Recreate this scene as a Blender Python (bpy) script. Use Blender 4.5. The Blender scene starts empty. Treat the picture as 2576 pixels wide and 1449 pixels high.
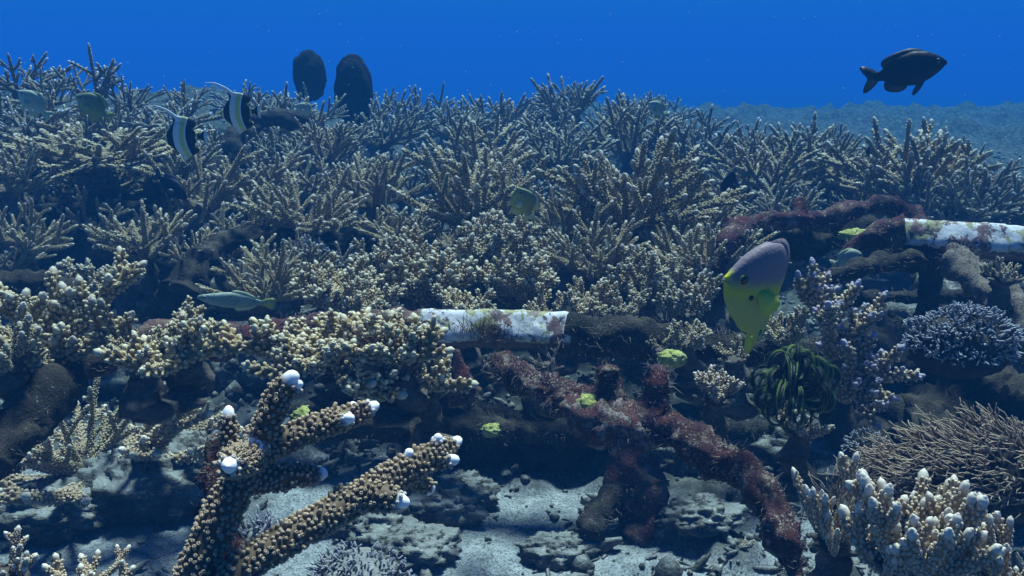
import bpy, math, random
import numpy as np
from math import radians as rad, sin, cos, pi
S = bpy.context.scene
COL = S.collection
rng = np.random.default_rng(11)

# ------------------------------------------------------------------ camera, world, sun, exposure
HC, PITCH, TH = 0.75, rad(15.0), math.tan(rad(30.0))
cam_d = bpy.data.cameras.new('camera'); cam = bpy.data.objects.new('camera', cam_d); COL.objects.link(cam)
cam.location = (0, 0, HC); cam.rotation_euler = (rad(90) - PITCH, 0, 0)
cam_d.sensor_width = 36; cam_d.lens = 18 / TH; cam_d.clip_start = .02; cam_d.clip_end = 400
S.camera = cam
SUN_EL, SUN_AZ = rad(70), rad(25)        # sun high, a little behind the reef
w = bpy.data.worlds.new('World'); S.world = w; w.use_nodes = True
nt = w.node_tree; nt.nodes.clear()
sky = nt.nodes.new('ShaderNodeTexSky'); sky.sky_type = 'NISHITA'; sky.sun_disc = False
sky.sun_elevation = SUN_EL; sky.sun_rotation = SUN_AZ
mul = nt.nodes.new('ShaderNodeMix'); mul.data_type = 'RGBA'; mul.blend_type = 'MULTIPLY'; mul.inputs[0].default_value = 1
mul.inputs[7].default_value = (.05, .34, .80, 1)       # daylight after it has come down through the water
bg = nt.nodes.new('ShaderNodeBackground'); bg.inputs[1].default_value = .062
wo = nt.nodes.new('ShaderNodeOutputWorld')
nt.links.new(sky.outputs[0], mul.inputs[6]); nt.links.new(mul.outputs[2], bg.inputs[0]); nt.links.new(bg.outputs[0], wo.inputs[0])
sd = bpy.data.lights.new('sun', 'SUN'); sun = bpy.data.objects.new('sun', sd); COL.objects.link(sun)
sd.energy = 5.0; sd.angle = rad(12); sd.color = (.97, .98, .90)
dx, dy, dz = cos(SUN_EL) * sin(SUN_AZ), cos(SUN_EL) * cos(SUN_AZ), sin(SUN_EL)
from mathutils import Vector, Matrix
sun.rotation_euler = Vector((dx, dy, dz)).to_track_quat('Z', 'Y').to_euler()
S.view_settings.view_transform = 'Standard'; S.view_settings.look = 'None'
S.view_settings.exposure = .88; S.view_settings.gamma = 1; S.view_settings.use_curve_mapping = False
S.cycles.use_denoising = True
S.cycles.volume_bounces = 1; S.cycles.max_bounces = 6; S.cycles.diffuse_bounces = 3

# ------------------------------------------------------------------ helpers
def smooth(t):
    t = np.clip(t, 0, 1); return t * t * (3 - 2 * t)
def _h(ix, iy, iz, s):
    n = (ix * 374761393 + iy * 668265263 + iz * 2147483647 * 3 + s * 1274126177) & 0xffffffff
    n = ((n ^ (n >> 13)) * 1274126177) & 0xffffffff
    n = ((n ^ (n >> 16)) * 2246822519) & 0xffffffff
    return ((n ^ (n >> 15)) & 0xffff) / 65535.0
def vnoise(P, s=0):
    P = np.asarray(P, float); f = np.floor(P); i = f.astype(np.int64); t = P - f; t = t * t * (3 - 2 * t)
    r = 0
    for a in (0, 1):
        for b in (0, 1):
            for c in (0, 1):
                wgt = (t[:, 0] if a else 1 - t[:, 0]) * (t[:, 1] if b else 1 - t[:, 1]) * (t[:, 2] if c else 1 - t[:, 2])
                r = r + wgt * _h(i[:, 0] + a, i[:, 1] + b, i[:, 2] + c, s)
    return r * 2 - 1
def fbm(P, o=4, s=0, g=.5):
    P = np.asarray(P, float); a = 1; r = 0
    for k in range(o):
        r = r + a * vnoise(P * 2 ** k + 17.3 * k, s + k); a *= g
    return r
def ray(px, py):                       # direction of a photo point (2576 x 1449 frame), scaled to unit forward depth along y
    u = (px / 2576 - .5) * 2 * TH; v = (.5 - py / 1449) * 2 * TH * 1449 / 2576
    d = np.array([u, cos(PITCH) + v * sin(PITCH), -sin(PITCH) + v * cos(PITCH)])
    return d / d[1]
def W(px, py, y): return np.array([0, 0, HC]) + ray(px, py) * y
def pxm(npx, y): return npx / 2576 * 2 * TH * y
def G(x, y):
    x = np.asarray(x, float); y = np.asarray(y, float)
    z = .13 * smooth((y - 1.8) / 3) + .27 * smooth((-x - .35) / 1.5) * smooth((y - 1.3) / 1.9)
    z = z + .03 * smooth((x - 2.5) / 3) * smooth((y - 5) / 4)
    z = z - np.clip(y - 9.5, 0, 14) * .10 - .07 * smooth((x - .5) / 2) * smooth((y - 4.2) / 2) - .45 * smooth((-x + 1.2) / 3) * smooth((y - 5.5) / 3)
    return z
def hit(px, py, h=0.0):
    r = ray(px, py); ys = np.arange(.3, 9, .01)
    z = HC + r[2] * ys; t = G(r[0] * ys, ys) + h
    k = np.argmax(z <= t)
    if not (z <= t).any(): k = len(ys) - 400
    y = ys[k]; return np.array([r[0] * y, y, z[k]])

class MB:
    def __init__(s): s.v = []; s.f3 = []; s.f4 = []; s.a = []; s.b = []; s.n = 0
    def add(s, v, f, tip=0.0, knob=0.0):
        v = np.asarray(v, float).reshape(-1, 3); f = np.asarray(f, np.int64)
        (s.f3 if f.shape[-1] == 3 else s.f4).append(f.reshape(-1, f.shape[-1]) + s.n)
        s.v.append(v); s.a.append(np.broadcast_to(np.asarray(tip, float), (len(v),))); s.b.append(np.broadcast_to(np.asarray(knob, float), (len(v),)))
        s.n += len(v)
    def face(s, f, off):
        f = np.asarray(f, np.int64); (s.f3 if f.shape[-1] == 3 else s.f4).append(f + off)
    def mesh(s, name, mat, sm=True):
        me = bpy.data.meshes.new(name)
        v = np.concatenate(s.v); f3 = np.concatenate(s.f3) if s.f3 else np.zeros((0, 3), np.int64); f4 = np.concatenate(s.f4) if s.f4 else np.zeros((0, 4), np.int64)
        loops = np.concatenate([f3.ravel(), f4.ravel()]).astype(np.int32)
        tot = np.concatenate([np.full(len(f3), 3), np.full(len(f4), 4)]).astype(np.int32)
        st = np.concatenate([[0], np.cumsum(tot)[:-1]]).astype(np.int32)
        me.vertices.add(len(v)); me.vertices.foreach_set('co', v.astype(np.float32).ravel())
        me.loops.add(len(loops)); me.loops.foreach_set('vertex_index', loops)
        me.polygons.add(len(tot)); me.polygons.foreach_set('loop_start', st); me.polygons.foreach_set('loop_total', tot)
        me.polygons.foreach_set('use_smooth', np.full(len(tot), sm))
        for nm, arr in (('tip', s.a), ('knob', s.b)):
            at = me.attributes.new(nm, 'FLOAT', 'POINT'); at.data.foreach_set('value', np.concatenate(arr).astype(np.float32))
        me.update(calc_edges=True); me.validate()
        if mat: me.materials.append(mat)
        return me
def obj(name, me, parent=None, mat=None):
    if isinstance(me, MB): me = me.mesh(name, mat)
    o = bpy.data.objects.new(name, me); COL.objects.link(o)
    if parent: o.parent = parent
    return o
def tag(o, label=None, cat=None, group=None, kind=None):
    if label: o['label'] = label
    if cat: o['category'] = cat
    if group: o['group'] = group
    if kind: o['kind'] = kind
    return o
def thing(name, loc, label, cat, group=None):
    o = bpy.data.objects.new(name, None); COL.objects.link(o); o.location = loc; o.empty_display_size = .02
    return tag(o, label, cat, group)

def frames(P):
    P = np.asarray(P, float); T = np.gradient(P, axis=0); T /= np.linalg.norm(T, axis=1)[:, None] + 1e-12
    a = np.array([0, 0, 1.]) if abs(T[0][2]) < .9 else np.array([1., 0, 0])
    N = np.zeros_like(P); n = np.cross(T[0], a); n /= np.linalg.norm(n); N[0] = n
    for i in range(1, len(P)):
        n = n - T[i] * n.dot(T[i]); n /= np.linalg.norm(n) + 1e-12; N[i] = n
    return T, N, np.cross(T, N)
def tube(mb, P, R, k=8, tip=0.0, knob=0.0, closed=True, rough=0, rs=60, seed=0, shape=None):
    P = np.asarray(P, float); n = len(P); R = np.broadcast_to(np.asarray(R, float), (n,))
    T, N, B = frames(P); th = np.arange(k) * 2 * pi / k
    ring = np.cos(th)[None, :, None] * N[:, None, :] + np.sin(th)[None, :, None] * B[:, None, :]
    rr = R[:, None, None] * (1 if shape is None else shape(th)[None, :, None])
    V = P[:, None, :] + ring * rr; Vf = V.reshape(-1, 3)
    if rough:
        d = fbm(Vf * rs, 4, seed, .6)
        Vf = Vf + ring.reshape(-1, 3) * (d * rough)[:, None]
    i = np.arange(n - 1)[:, None] * k; j = np.arange(k)[None]; j2 = (j + 1) % k
    f = np.stack([i + j, i + j2, i + k + j2, i + k + j], -1).reshape(-1, 4)
    ta = np.repeat(np.broadcast_to(np.asarray(tip, float), (n,)), k)
    off = mb.n
    mb.add(Vf, f, ta, knob)
    if closed:
        for e, r0 in ((0, 0), (n - 1, (n - 1) * k)):
            c = mb.n; mb.add(P[e:e + 1] + (T[e] * R[e] * (.5 if e else -.3))[None], np.zeros((0, 3)), ta[r0], 0)
            jj = np.arange(k); j3 = (jj + 1) % k
            ff = np.stack([jj + r0, j3 + r0, np.full(k, c - off)], -1) if e else np.stack([j3 + r0, jj + r0, np.full(k, c - off)], -1)
            mb.face(ff, off)
    return T, N, B
def resample(pts, step):
    pts = np.asarray(pts, float)
    m = len(pts); t = np.arange(m)
    # catmull-rom
    out = []
    for i in range(m - 1):
        p0 = pts[max(i - 1, 0)]; p1 = pts[i]; p2 = pts[i + 1]; p3 = pts[min(i + 2, m - 1)]
        k = max(2, int(np.linalg.norm(p2[:3] - p1[:3]) / step))
        for u in np.arange(k) / k:
            out.append(.5 * ((2 * p1) + (-p0 + p2) * u + (2 * p0 - 5 * p1 + 4 * p2 - p3) * u * u + (-p0 + 3 * p1 - 3 * p2 + p3) * u ** 3))
    out.append(pts[-1]); return np.array(out)

# knob (corallite) templates: rings of (height, radius)
def ktemplate(k, rings):
    v = []; f = []
    th = np.arange(k) * 2 * pi / k
    for h, r in rings: v += [(cos(t) * r, sin(t) * r, h) for t in th]
    for i in range(len(rings) - 1):
        for j in range(k):
            a, b = i * k + j, i * k + (j + 1) % k; f.append((a, b, b + k)); f.append((a, b + k, a + k))
    v.append((0, 0, rings[-1][0] + (.04 if rings[-1][0] >= 1 else -.1))); c = len(v) - 1; o = (len(rings) - 1) * k
    for j in range(k): f.append((o + j, o + (j + 1) % k, c))
    v = np.array(v); return v, np.array(f), np.clip(v[:, 2], 0, 1)
KT = {0: ktemplate(6, [(-.2, 1), (.5, .92), (.88, .78), (1, .5), (.8, .28)]),
      1: ktemplate(5, [(-.2, 1), (.7, .82), (1, .45)]),
      2: ktemplate(4, [(-.2, 1.05), (.9, .5)])}
def knobs(mb, P, A, L, Rk, lod, tip):
    kv, kf, kh = KT[lod]; n = len(P)
    if n == 0: return
    A = A / np.linalg.norm(A, axis=1)[:, None]
    ref = np.where(np.abs(A[:, 2:3]) < .9, [[0, 0, 1.]], [[1., 0, 0]]); X = np.cross(A, ref); X /= np.linalg.norm(X, axis=1)[:, None]; Y = np.cross(A, X)
    V = P[:, None] + X[:, None] * (kv[None, :, 0:1] * Rk[:, None, None]) + Y[:, None] * (kv[None, :, 1:2] * Rk[:, None, None]) + A[:, None] * (kv[None, :, 2:3] * L[:, None, None])
    F = kf[None] + (np.arange(n) * len(kv))[:, None, None]
    mb.add(V.reshape(-1, 3), F.reshape(-1, 3), np.repeat(tip, len(kv)), np.tile(kh, n))

def finger(mb, rg, P, R, kn, lod, tiplen=.018, sides=8, tip0=0.0):
    """one coral finger: a tapering tube set with corallites that lean towards its tip"""
    P = np.asarray(P); seg = np.linalg.norm(np.diff(P, axis=0), axis=1); s = np.concatenate([[0], np.cumsum(seg)]); Lt = s[-1]
    R = np.asarray(R, float)
    P2 = np.vstack([P, P[-1] + (P[-1] - P[-2]) / (seg[-1] + 1e-9) * R[-1] * .55]); R2 = np.append(R, R[-1] * .62)
    tip = np.exp(-(Lt - np.append(s, Lt)) / tiplen)
    T, N, B = tube(mb, P2, R2, sides, tip, 0, True, kn['r'] * .35, 1 / (kn['r'] * 3), int(rg.integers(99)))
    sp = kn['sp']; rows = int(Lt / sp); ps = []; ax = []; Ls = []; Rs = []; tp = []
    ph = rg.random() * 6
    for i in range(rows + 1):
        d = (i + .5) * sp
        if d > Lt - R[-1] * (.9 if kn.get('ball') else .2): break
        x = np.interp(d, s, np.arange(len(s))); i0 = int(min(x, len(P) - 2)); u = x - i0
        c = P[i0] * (1 - u) + P[i0 + 1] * u; r = R[i0] * (1 - u) + R[i0 + 1] * u
        m = max(3, int(2 * pi * r / (sp * 1.02)))
        th = ph + (np.arange(m) + (i % 2) * .5) * 2 * pi / m + rg.normal(0, .12, m)
        o = np.cos(th)[:, None] * N[i0] + np.sin(th)[:, None] * B[i0]
        keep = rg.random(m) > kn.get('gap', .06)
        th = th[keep]; o = o[keep]; m = len(o)
        ps.append(c + o * r * .93 + T[i0] * rg.normal(0, sp * .18, m)[:, None])
        ax.append(o + T[i0] * kn['lean'] + rg.normal(0, .13, (m, 3)))
        grow = .55 + .45 * min(1, (Lt - d) / .03 + .25)
        big = np.where(rg.random(m) < kn.get('big', .05), 1.7, 1.0)
        Ls.append(kn['l'] * rg.uniform(.7, 1.25, m) * big * grow); Rs.append(kn['r'] * rg.uniform(.85, 1.15, m) * (1 + .15 * (big > 1)))
        tp.append(np.full(m, math.exp(-(Lt - d) / tiplen)))
    # corallites around the very tip
    m = 5 if not kn.get('ball') else 0
    if kn.get('ball'):
        e = P[-1] - P[-2]; e = e / np.linalg.norm(e); q_ = R[-1] * kn['ball']; u_ = np.linspace(0, 1, 10)
        tube(mb, P[-1] + e[None] * ((u_ * 2.5 - .9) * q_)[:, None], q_ * (1.1 - .22 * u_) * np.sqrt(np.clip(1 - np.clip((u_ - .55) / .45, 0, 1) ** 2 * .93, .05, 1)), 12, np.clip(.35 + u_ * .9, 0, 1), 0, True, q_ * .06, 130, 3)
    if m:
      m = 5; th = rg.random() * 6 + np.arange(m) * 2 * pi / m; o = np.cos(th)[:, None] * N[-1] + np.sin(th)[:, None] * B[-1]
      ps.append(P[-1] + o * R[-1] * .6); ax.append(o * .7 + T[-1]); Ls.append(np.full(m, kn['l'] * .7)); Rs.append(np.full(m, kn['r'] * .9)); tp.append(np.full(m, .9))
    knobs(mb, np.concatenate(ps), np.concatenate(ax), np.concatenate(Ls), np.concatenate(Rs), lod, np.concatenate(tp))

def path(rg, p0, d, L, bend, n=9, wob=.12):
    P = [np.array(p0, float)]; d = np.array(d, float); d /= np.linalg.norm(d); step = L / n
    for i in range(n):
        d = d + np.array([0, 0, 1]) * bend / n + rg.normal(0, wob / math.sqrt(n), 3); d /= np.linalg.norm(d); P.append(P[-1] + d * step)
    return np.array(P)
def branch(mb, rg, p0, d, L, r0, r1, kn, lod, bend=.8, nsub=4, depth=0, sides=8, tiplen=.018, subl=(.35, .6)):
    P = path(rg, p0, d, L, bend); R = np.linspace(r0, r1, len(P)) * (1 + .06 * np.sin(np.arange(len(P)) * 2.1 + rg.random() * 6))
    finger(mb, rg, P, R, kn, lod, tiplen, sides)
    if depth > 1: return
    side = rg.random() * 6
    for k in range(nsub):
        t = .22 + .62 * (k + rg.random() * .7) / max(nsub, 1); i = min(int(t * (len(P) - 1)), len(P) - 2)
        T = P[i + 1] - P[i]; T /= np.linalg.norm(T); side += 2.4 + rg.normal(0, .4)
        X = np.cross(T, [0, 0, 1.]) + 1e-6; X /= np.linalg.norm(X); Y = np.cross(X, T)
        o = X * cos(side) + Y * sin(side); o[2] = max(o[2], -.15)
        dd = T * .8 + o * .85
        l = L * rg.uniform(*subl) * (1.1 - .45 * t)
        branch(mb, rg, P[i], dd, l, R[i] * .82, r1 * .95, kn, lod, bend * .8, (1 if depth == 0 and l > .07 else 0), depth + 1, sides, tiplen, subl)

# ------------------------------------------------------------------ materials
def mat(name):
    m = bpy.data.materials.new(name); m.use_nodes = True; n = m.node_tree; n.nodes.clear()
    out = n.nodes.new('ShaderNodeOutputMaterial'); b = n.nodes.new('ShaderNodeBsdfPrincipled'); n.links.new(b.outputs[0], out.inputs[0])
    return m, n, b
def nd(n, t, **k):
    x = n.nodes.new(t)
    for a, v in k.items():
        if a == 'ins':
            for i, vv in v.items(): x.inputs[i].default_value = vv
        else: setattr(x, a, v)
    return x
def mixc(n, f, a, b, bt='MIX'):
    m = nd(n, 'ShaderNodeMix', data_type='RGBA', blend_type=bt)
    for k, v in ((0, f), (6, a), (7, b)):
        if hasattr(v, 'is_linked') or hasattr(v, 'links'): n.links.new(v, m.inputs[k])
        elif k == 0: m.inputs[0].default_value = v
        else: m.inputs[k].default_value = (*v, 1)
    return m.outputs[2]
def ramp(n, f, stops, interp='LINEAR'):
    r = nd(n, 'ShaderNodeValToRGB'); r.color_ramp.interpolation = interp; e = r.color_ramp.elements
    while len(e) < len(stops): e.new(.5)
    for i, (p, c) in enumerate(stops): e[i].position = p; e[i].color = (*c, 1) if not isinstance(c, (int, float)) else (c, c, c, 1)
    n.links.new(f, r.inputs[0]); return r.outputs[0]
def noise(n, sc, det=4, co='Object', rough=.6, d=None):
    t = nd(n, 'ShaderNodeTexCoord'); x = nd(n, 'ShaderNodeTexNoise', ins={'Scale': sc, 'Detail': det, 'Roughness': rough})
    n.links.new(t.outputs[co], x.inputs['Vector']); return x.outputs[0]
def bump(n, b, h, st=.5, d=.003):
    x = nd(n, 'ShaderNodeBump', ins={'Strength': st, 'Distance': d}); n.links.new(h, x.inputs['Height']); n.links.new(x.outputs[0], b.inputs['Normal'])
def attr(n, nm): return nd(n, 'ShaderNodeAttribute', attribute_name=nm).outputs['Fac']

def coral_mat(name, flesh, knobc, tipc, var=.12, tipw=1.0):
    m, n, b = mat(name)
    inf = nd(n, 'ShaderNodeObjectInfo')
    nz = noise(n, 60, 3)
    c = mixc(n, nz, tuple(x * .75 for x in flesh), tuple(x * 1.25 for x in flesh))
    kf = ramp(n, attr(n, 'knob'), [(.25, 0.0), (.95, .9)])
    c = mixc(n, kf, c, knobc)
    tf = nd(n, 'ShaderNodeMath', operation='MULTIPLY', ins={1: tipw}); tr = ramp(n, attr(n, 'tip'), [(.35, 0.0), (.9, 1.0)]); n.links.new(tr, tf.inputs[0])
    c = mixc(n, tf.outputs[0], c, tipc)
    hs = nd(n, 'ShaderNodeHueSaturation'); mr = nd(n, 'ShaderNodeMapRange', ins={3: 1 - var, 4: 1 + var}); n.links.new(inf.outputs['Random'], mr.inputs[0]); n.links.new(mr.outputs[0], hs.inputs['Value'])
    n.links.new(c, hs.inputs['Color']); n.links.new(hs.outputs[0], b.inputs['Base Color'])
    b.inputs['Roughness'].default_value = .62; b.inputs['Specular IOR Level'].default_value = .25
    bump(n, b, noise(n, 500, 2), .3, .0006)
    return m
M = {}
M['tan'] = coral_mat('tan_coral', (.19, .145, .070), (.52, .45, .29), (.60, .58, .50), tipw=.55)
M['yellow'] = coral_mat('yellowish_coral', (.20, .14, .055), (.51, .43, .28), (.60, .57, .42), tipw=.75)
M['blue'] = coral_mat('blue_tip_coral', (.19, .14, .08), (.53, .45, .32), (.44, .48, .80), tipw=.4)
M['grey'] = coral_mat('greyish_coral', (.16, .14, .085), (.44, .41, .30), (.50, .50, .48), tipw=.6)
M['fore'] = coral_mat('brown_staghorn', (.105, .072, .038), (.38, .295, .20), (.86, .86, .85), var=.02)
M['pale'] = coral_mat('pale_coral', (.24, .175, .10), (.58, .48, .35), (.68, .64, .55), var=.05, tipw=.8)
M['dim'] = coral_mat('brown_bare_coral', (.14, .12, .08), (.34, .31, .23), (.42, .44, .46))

def crust(name, stops, sc=22, rough=.9, speck=(.5, .48, .42), sa=.62, sed=0):
    m, n, b = mat(name)
    c = ramp(n, noise(n, sc, 6, rough=.68), stops)
    v = noise(n, sc * 7, 3); lo = nd(n, 'ShaderNodeMath', operation='MULTIPLY'); n.links.new(ramp(n, v, [(sa, 0.0), (sa + .06, .9)]), lo.inputs[0]); n.links.new(ramp(n, noise(n, sc * .8, 3), [(.42, 0.05), (.62, 1.0)]), lo.inputs[1]); c = mixc(n, lo.outputs[0], c, speck)
    if sed:
        ge = nd(n, 'ShaderNodeNewGeometry'); sp_ = nd(n, 'ShaderNodeSeparateXYZ'); n.links.new(ge.outputs['Normal'], sp_.inputs[0]); a_ = nd(n, 'ShaderNodeMath', operation='ADD'); n.links.new(sp_.outputs[2], a_.inputs[0]); n.links.new(noise(n, 26, 5, rough=.75), a_.inputs[1])
        q_ = nd(n, 'ShaderNodeMapRange', ins={1: 1.25, 2: 1.45, 3: 0, 4: sed}); n.links.new(a_.outputs[0], q_.inputs[0]); c = mixc(n, q_.outputs[0], c, (.30, .33, .33))
    n.links.new(c, b.inputs['Base Color']); b.inputs['Roughness'].default_value = rough; b.inputs['Specular IOR Level'].default_value = .2
    bump(n, b, noise(n, sc * 10, 4), .9, .006); return m
M['crust'] = crust('maroon_crust', [(.30, (.035, .018, .022)), (.42, (.085, .022, .018)), (.5, (.05, .025, .04)), (.58, (.12, .075, .05)), (.68, (.24, .17, .17)), (.78, (.12, .14, .06))])
M['crust_red'] = crust('red_crust', [(.30, (.02, .010, .012)), (.40, (.075, .022, .016)), (.47, (.04, .014, .022)), (.55, (.075, .035, .03)), (.60, (.16, .12, .09)), (.68, (.36, .31, .27)), (.80, (.16, .18, .07))], 46, sa=.57)
M['black'] = crust('black_sponge', [(.3, (.002, .002, .003)), (.6, (.004, .004, .006)), (.8, (.008, .008, .010))], 20, sa=.74, speck=(.03, .03, .03))
M['crust_dark'] = crust('dark_turf', [(.30, (.010, .010, .010)), (.5, (.028, .024, .018)), (.62, (.055, .048, .035)), (.75, (.11, .10, .075))], 25, sa=.66, speck=(.3, .3, .26))
M['rock'] = crust('turf_rock', [(.3, (.03, .032, .03)), (.46, (.07, .07, .06)), (.58, (.14, .14, .12)), (.7, (.24, .24, .22)), (.85, (.34, .33, .31))], 14, sa=.6, sed=.42)
M['dead'] = crust('dead_coral', [(.3, (.06, .05, .045)), (.5, (.13, .11, .09)), (.65, (.22, .19, .17)), (.8, (.30, .26, .25))], 30, sa=.6)
M['greensponge'] = crust('yellow_green_sponge', [(.3, (.20, .24, .06)), (.5, (.42, .46, .14)), (.7, (.62, .64, .32))], 40, sa=.7)
M['pinkish'] = crust('pink_coralline', [(.32, (.05, .02, .02)), (.45, (.14, .05, .05)), (.52, (.07, .05, .04)), (.62, (.32, .26, .25)), (.75, (.20, .22, .10))], 60, sa=.57)
def tuft_mat(name, a, bb):
    m, n, b = mat(name); c = mixc(n, attr(n, 'tip'), a, bb); n.links.new(c, b.inputs['Base Color']); b.inputs['Roughness'].default_value = .8; return m
M['tuft'] = tuft_mat('algae_tuft', (.05, .03, .025), (.22, .19, .15))
M['tuft_brown'] = tuft_mat('brown_algae_tuft', (.09, .055, .02), (.26, .17, .07))
# white pipe: bare pale crust with peeled patches
m, n, b = mat('white_pipe')
c = mixc(n, noise(n, 90, 4), (.38, .39, .41), (.60, .61, .63))
pk = ramp(n, noise(n, 30, 5), [(.40, 0.0), (.46, 1.0)]); c = mixc(n, ramp(n, noise(n, 16, 6, rough=.7), [(.52, 0.0), (.54, 1.0)]), c, (.24, .24, .10))
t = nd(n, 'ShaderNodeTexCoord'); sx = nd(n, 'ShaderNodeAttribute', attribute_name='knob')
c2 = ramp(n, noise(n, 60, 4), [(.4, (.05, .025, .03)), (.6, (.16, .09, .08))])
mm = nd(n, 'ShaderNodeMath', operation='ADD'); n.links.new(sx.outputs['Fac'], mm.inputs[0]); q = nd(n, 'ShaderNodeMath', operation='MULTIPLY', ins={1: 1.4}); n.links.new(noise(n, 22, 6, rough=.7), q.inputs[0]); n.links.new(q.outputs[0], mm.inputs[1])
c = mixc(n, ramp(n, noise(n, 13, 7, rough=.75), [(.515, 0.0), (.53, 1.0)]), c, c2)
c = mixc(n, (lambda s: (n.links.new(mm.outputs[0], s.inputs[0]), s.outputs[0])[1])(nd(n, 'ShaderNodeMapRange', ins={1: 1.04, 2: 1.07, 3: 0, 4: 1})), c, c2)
n.links.new(c, b.inputs['Base Color']); b.inputs['Roughness'].default_value = .7
bump(n, b, noise(n, 120, 5), .5, .002); M['white'] = m
# sea bed
m, n, b = mat('sea_bed')
g = nd(n, 'ShaderNodeNewGeometry')
def gn(sc, det=5, ro=.6):
    x = nd(n, 'ShaderNodeTexNoise', ins={'Scale': sc, 'Detail': det, 'Roughness': ro}); n.links.new(g.outputs['Position'], x.inputs['Vector']); return x.outputs[0]
sand = ramp(n, gn(45, 6, .7), [(.3, (.16, .185, .20)), (.5, (.27, .30, .32)), (.7, (.38, .41, .43))])
sand = mixc(n, ramp(n, gn(420, 2), [(.60, 0.0), (.66, .7)]), sand, (.60, .60, .56))
sand = mixc(n, ramp(n, gn(260, 3), [(.40, .8), (.47, 0.0)]), sand, (.07, .07, .06))
sand = mixc(n, ramp(n, gn(70, 6, .75), [(.38, .75), (.47, 0.0)]), sand, (.10, .11, .10))
turf = ramp(n, gn(30, 6, .7), [(.35, (.022, .026, .024)), (.5, (.055, .060, .052)), (.62, (.11, .115, .10)), (.75, (.21, .22, .20))])
c = mixc(n, attr(n, 'knob'), sand, turf); n.links.new(c, b.inputs['Base Color']); b.inputs['Roughness'].default_value = .95; b.inputs['Specular IOR Level'].default_value = .1
bump(n, b, gn(160, 6, .75), .9, .006); M['bed'] = m

# ------------------------------------------------------------------ sea bed
NR, NA = 620, 520
r_ = .22 * (70 / .22) ** (np.linspace(0, 1, NR)); a_ = np.linspace(rad(-88), rad(88), NA)
RR, AA = np.meshgrid(r_, a_, indexing='ij'); X = RR * np.sin(AA); Y = RR * np.cos(AA) - .15
Q = np.stack([X.ravel(), Y.ravel(), 0 * X.ravel()], -1)
base = G(Q[:, 0], Q[:, 1]); rr = RR.ravel()
mask = fbm(Q * 2.4 + 3.1, 4, 5) * .9 + fbm(Q * 9, 3, 9) * .45
mask = mask + .9 * smooth((Q[:, 1] - 1.45) / .5) - .35 * np.exp(-((Q[:, 0] - .25) ** 2 / .35 + (Q[:, 1] - 1.0) ** 2 / .12)) - .9 * np.exp(-((Q[:, 0] + .40) ** 2 / .05 + (Q[:, 1] - .98) ** 2 / .008)) + .35 * np.exp(-((Q[:, 0] + .62) ** 2 / .06 + (Q[:, 1] - .95) ** 2 / .02))
mask = smooth(mask * 1.9 + .12); mask = np.maximum(mask, smooth((Q[:, 1] - 1.5) / .4) * (.92 + .08 * vnoise(Q * 12, 3)))
lump = .5 * np.abs(fbm(Q * 7, 2, 21, .55)) + .45 * np.abs(fbm(Q * 19, 3, 22, .6)); fine = fbm(Q * 38, 3, 31); mid = fbm(Q * 16, 3, 33)
far = smooth((rr - 2.2) / 3)
ridge = smooth((rr - 5) / 2) * (np.maximum(fbm(Q * 4.5, 4, 71, .6), 0) * .085)
Z = base + fbm(Q * 1.6, 3, 2) * .02 + mask * (.012 + .045 * lump + .010 * np.maximum(mid, -.3) + .009 * fine + .004 * fbm(Q * 90, 2, 61)) + (1 - mask) * (.004 * fbm(Q * 34, 3, 41) + .004 * mid)
Z = Z + ridge + far * (np.abs(fbm(Q * 2.6, 4, 51)) * .055 + np.maximum(fbm(Q * 7, 3, 52), 0) * .045)
mb = MB(); i = np.arange(NR - 1)[:, None] * NA; j = np.arange(NA - 1)[None]
mb.add(np.stack([Q[:, 0], Q[:, 1], Z], -1), np.stack([i + j, i + NA + j, i + NA + j + 1, i + j + 1], -1).reshape(-1, 4), 0, mask)
tag(obj('sea_bed', mb, mat=M['bed']), kind='structure')
def GZ(x, y):                         # height of the built bed at a point
    r = math.hypot(x, y + .15); a = math.atan2(x, y + .15)
    ir = int(np.clip(round(math.log(r / .22) / math.log(70 / .22) * (NR - 1)), 0, NR - 1)); ia = int(np.clip(round((a + rad(88)) / rad(176) * (NA - 1)), 0, NA - 1))
    return float(Z[ir * NA + ia])

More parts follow.
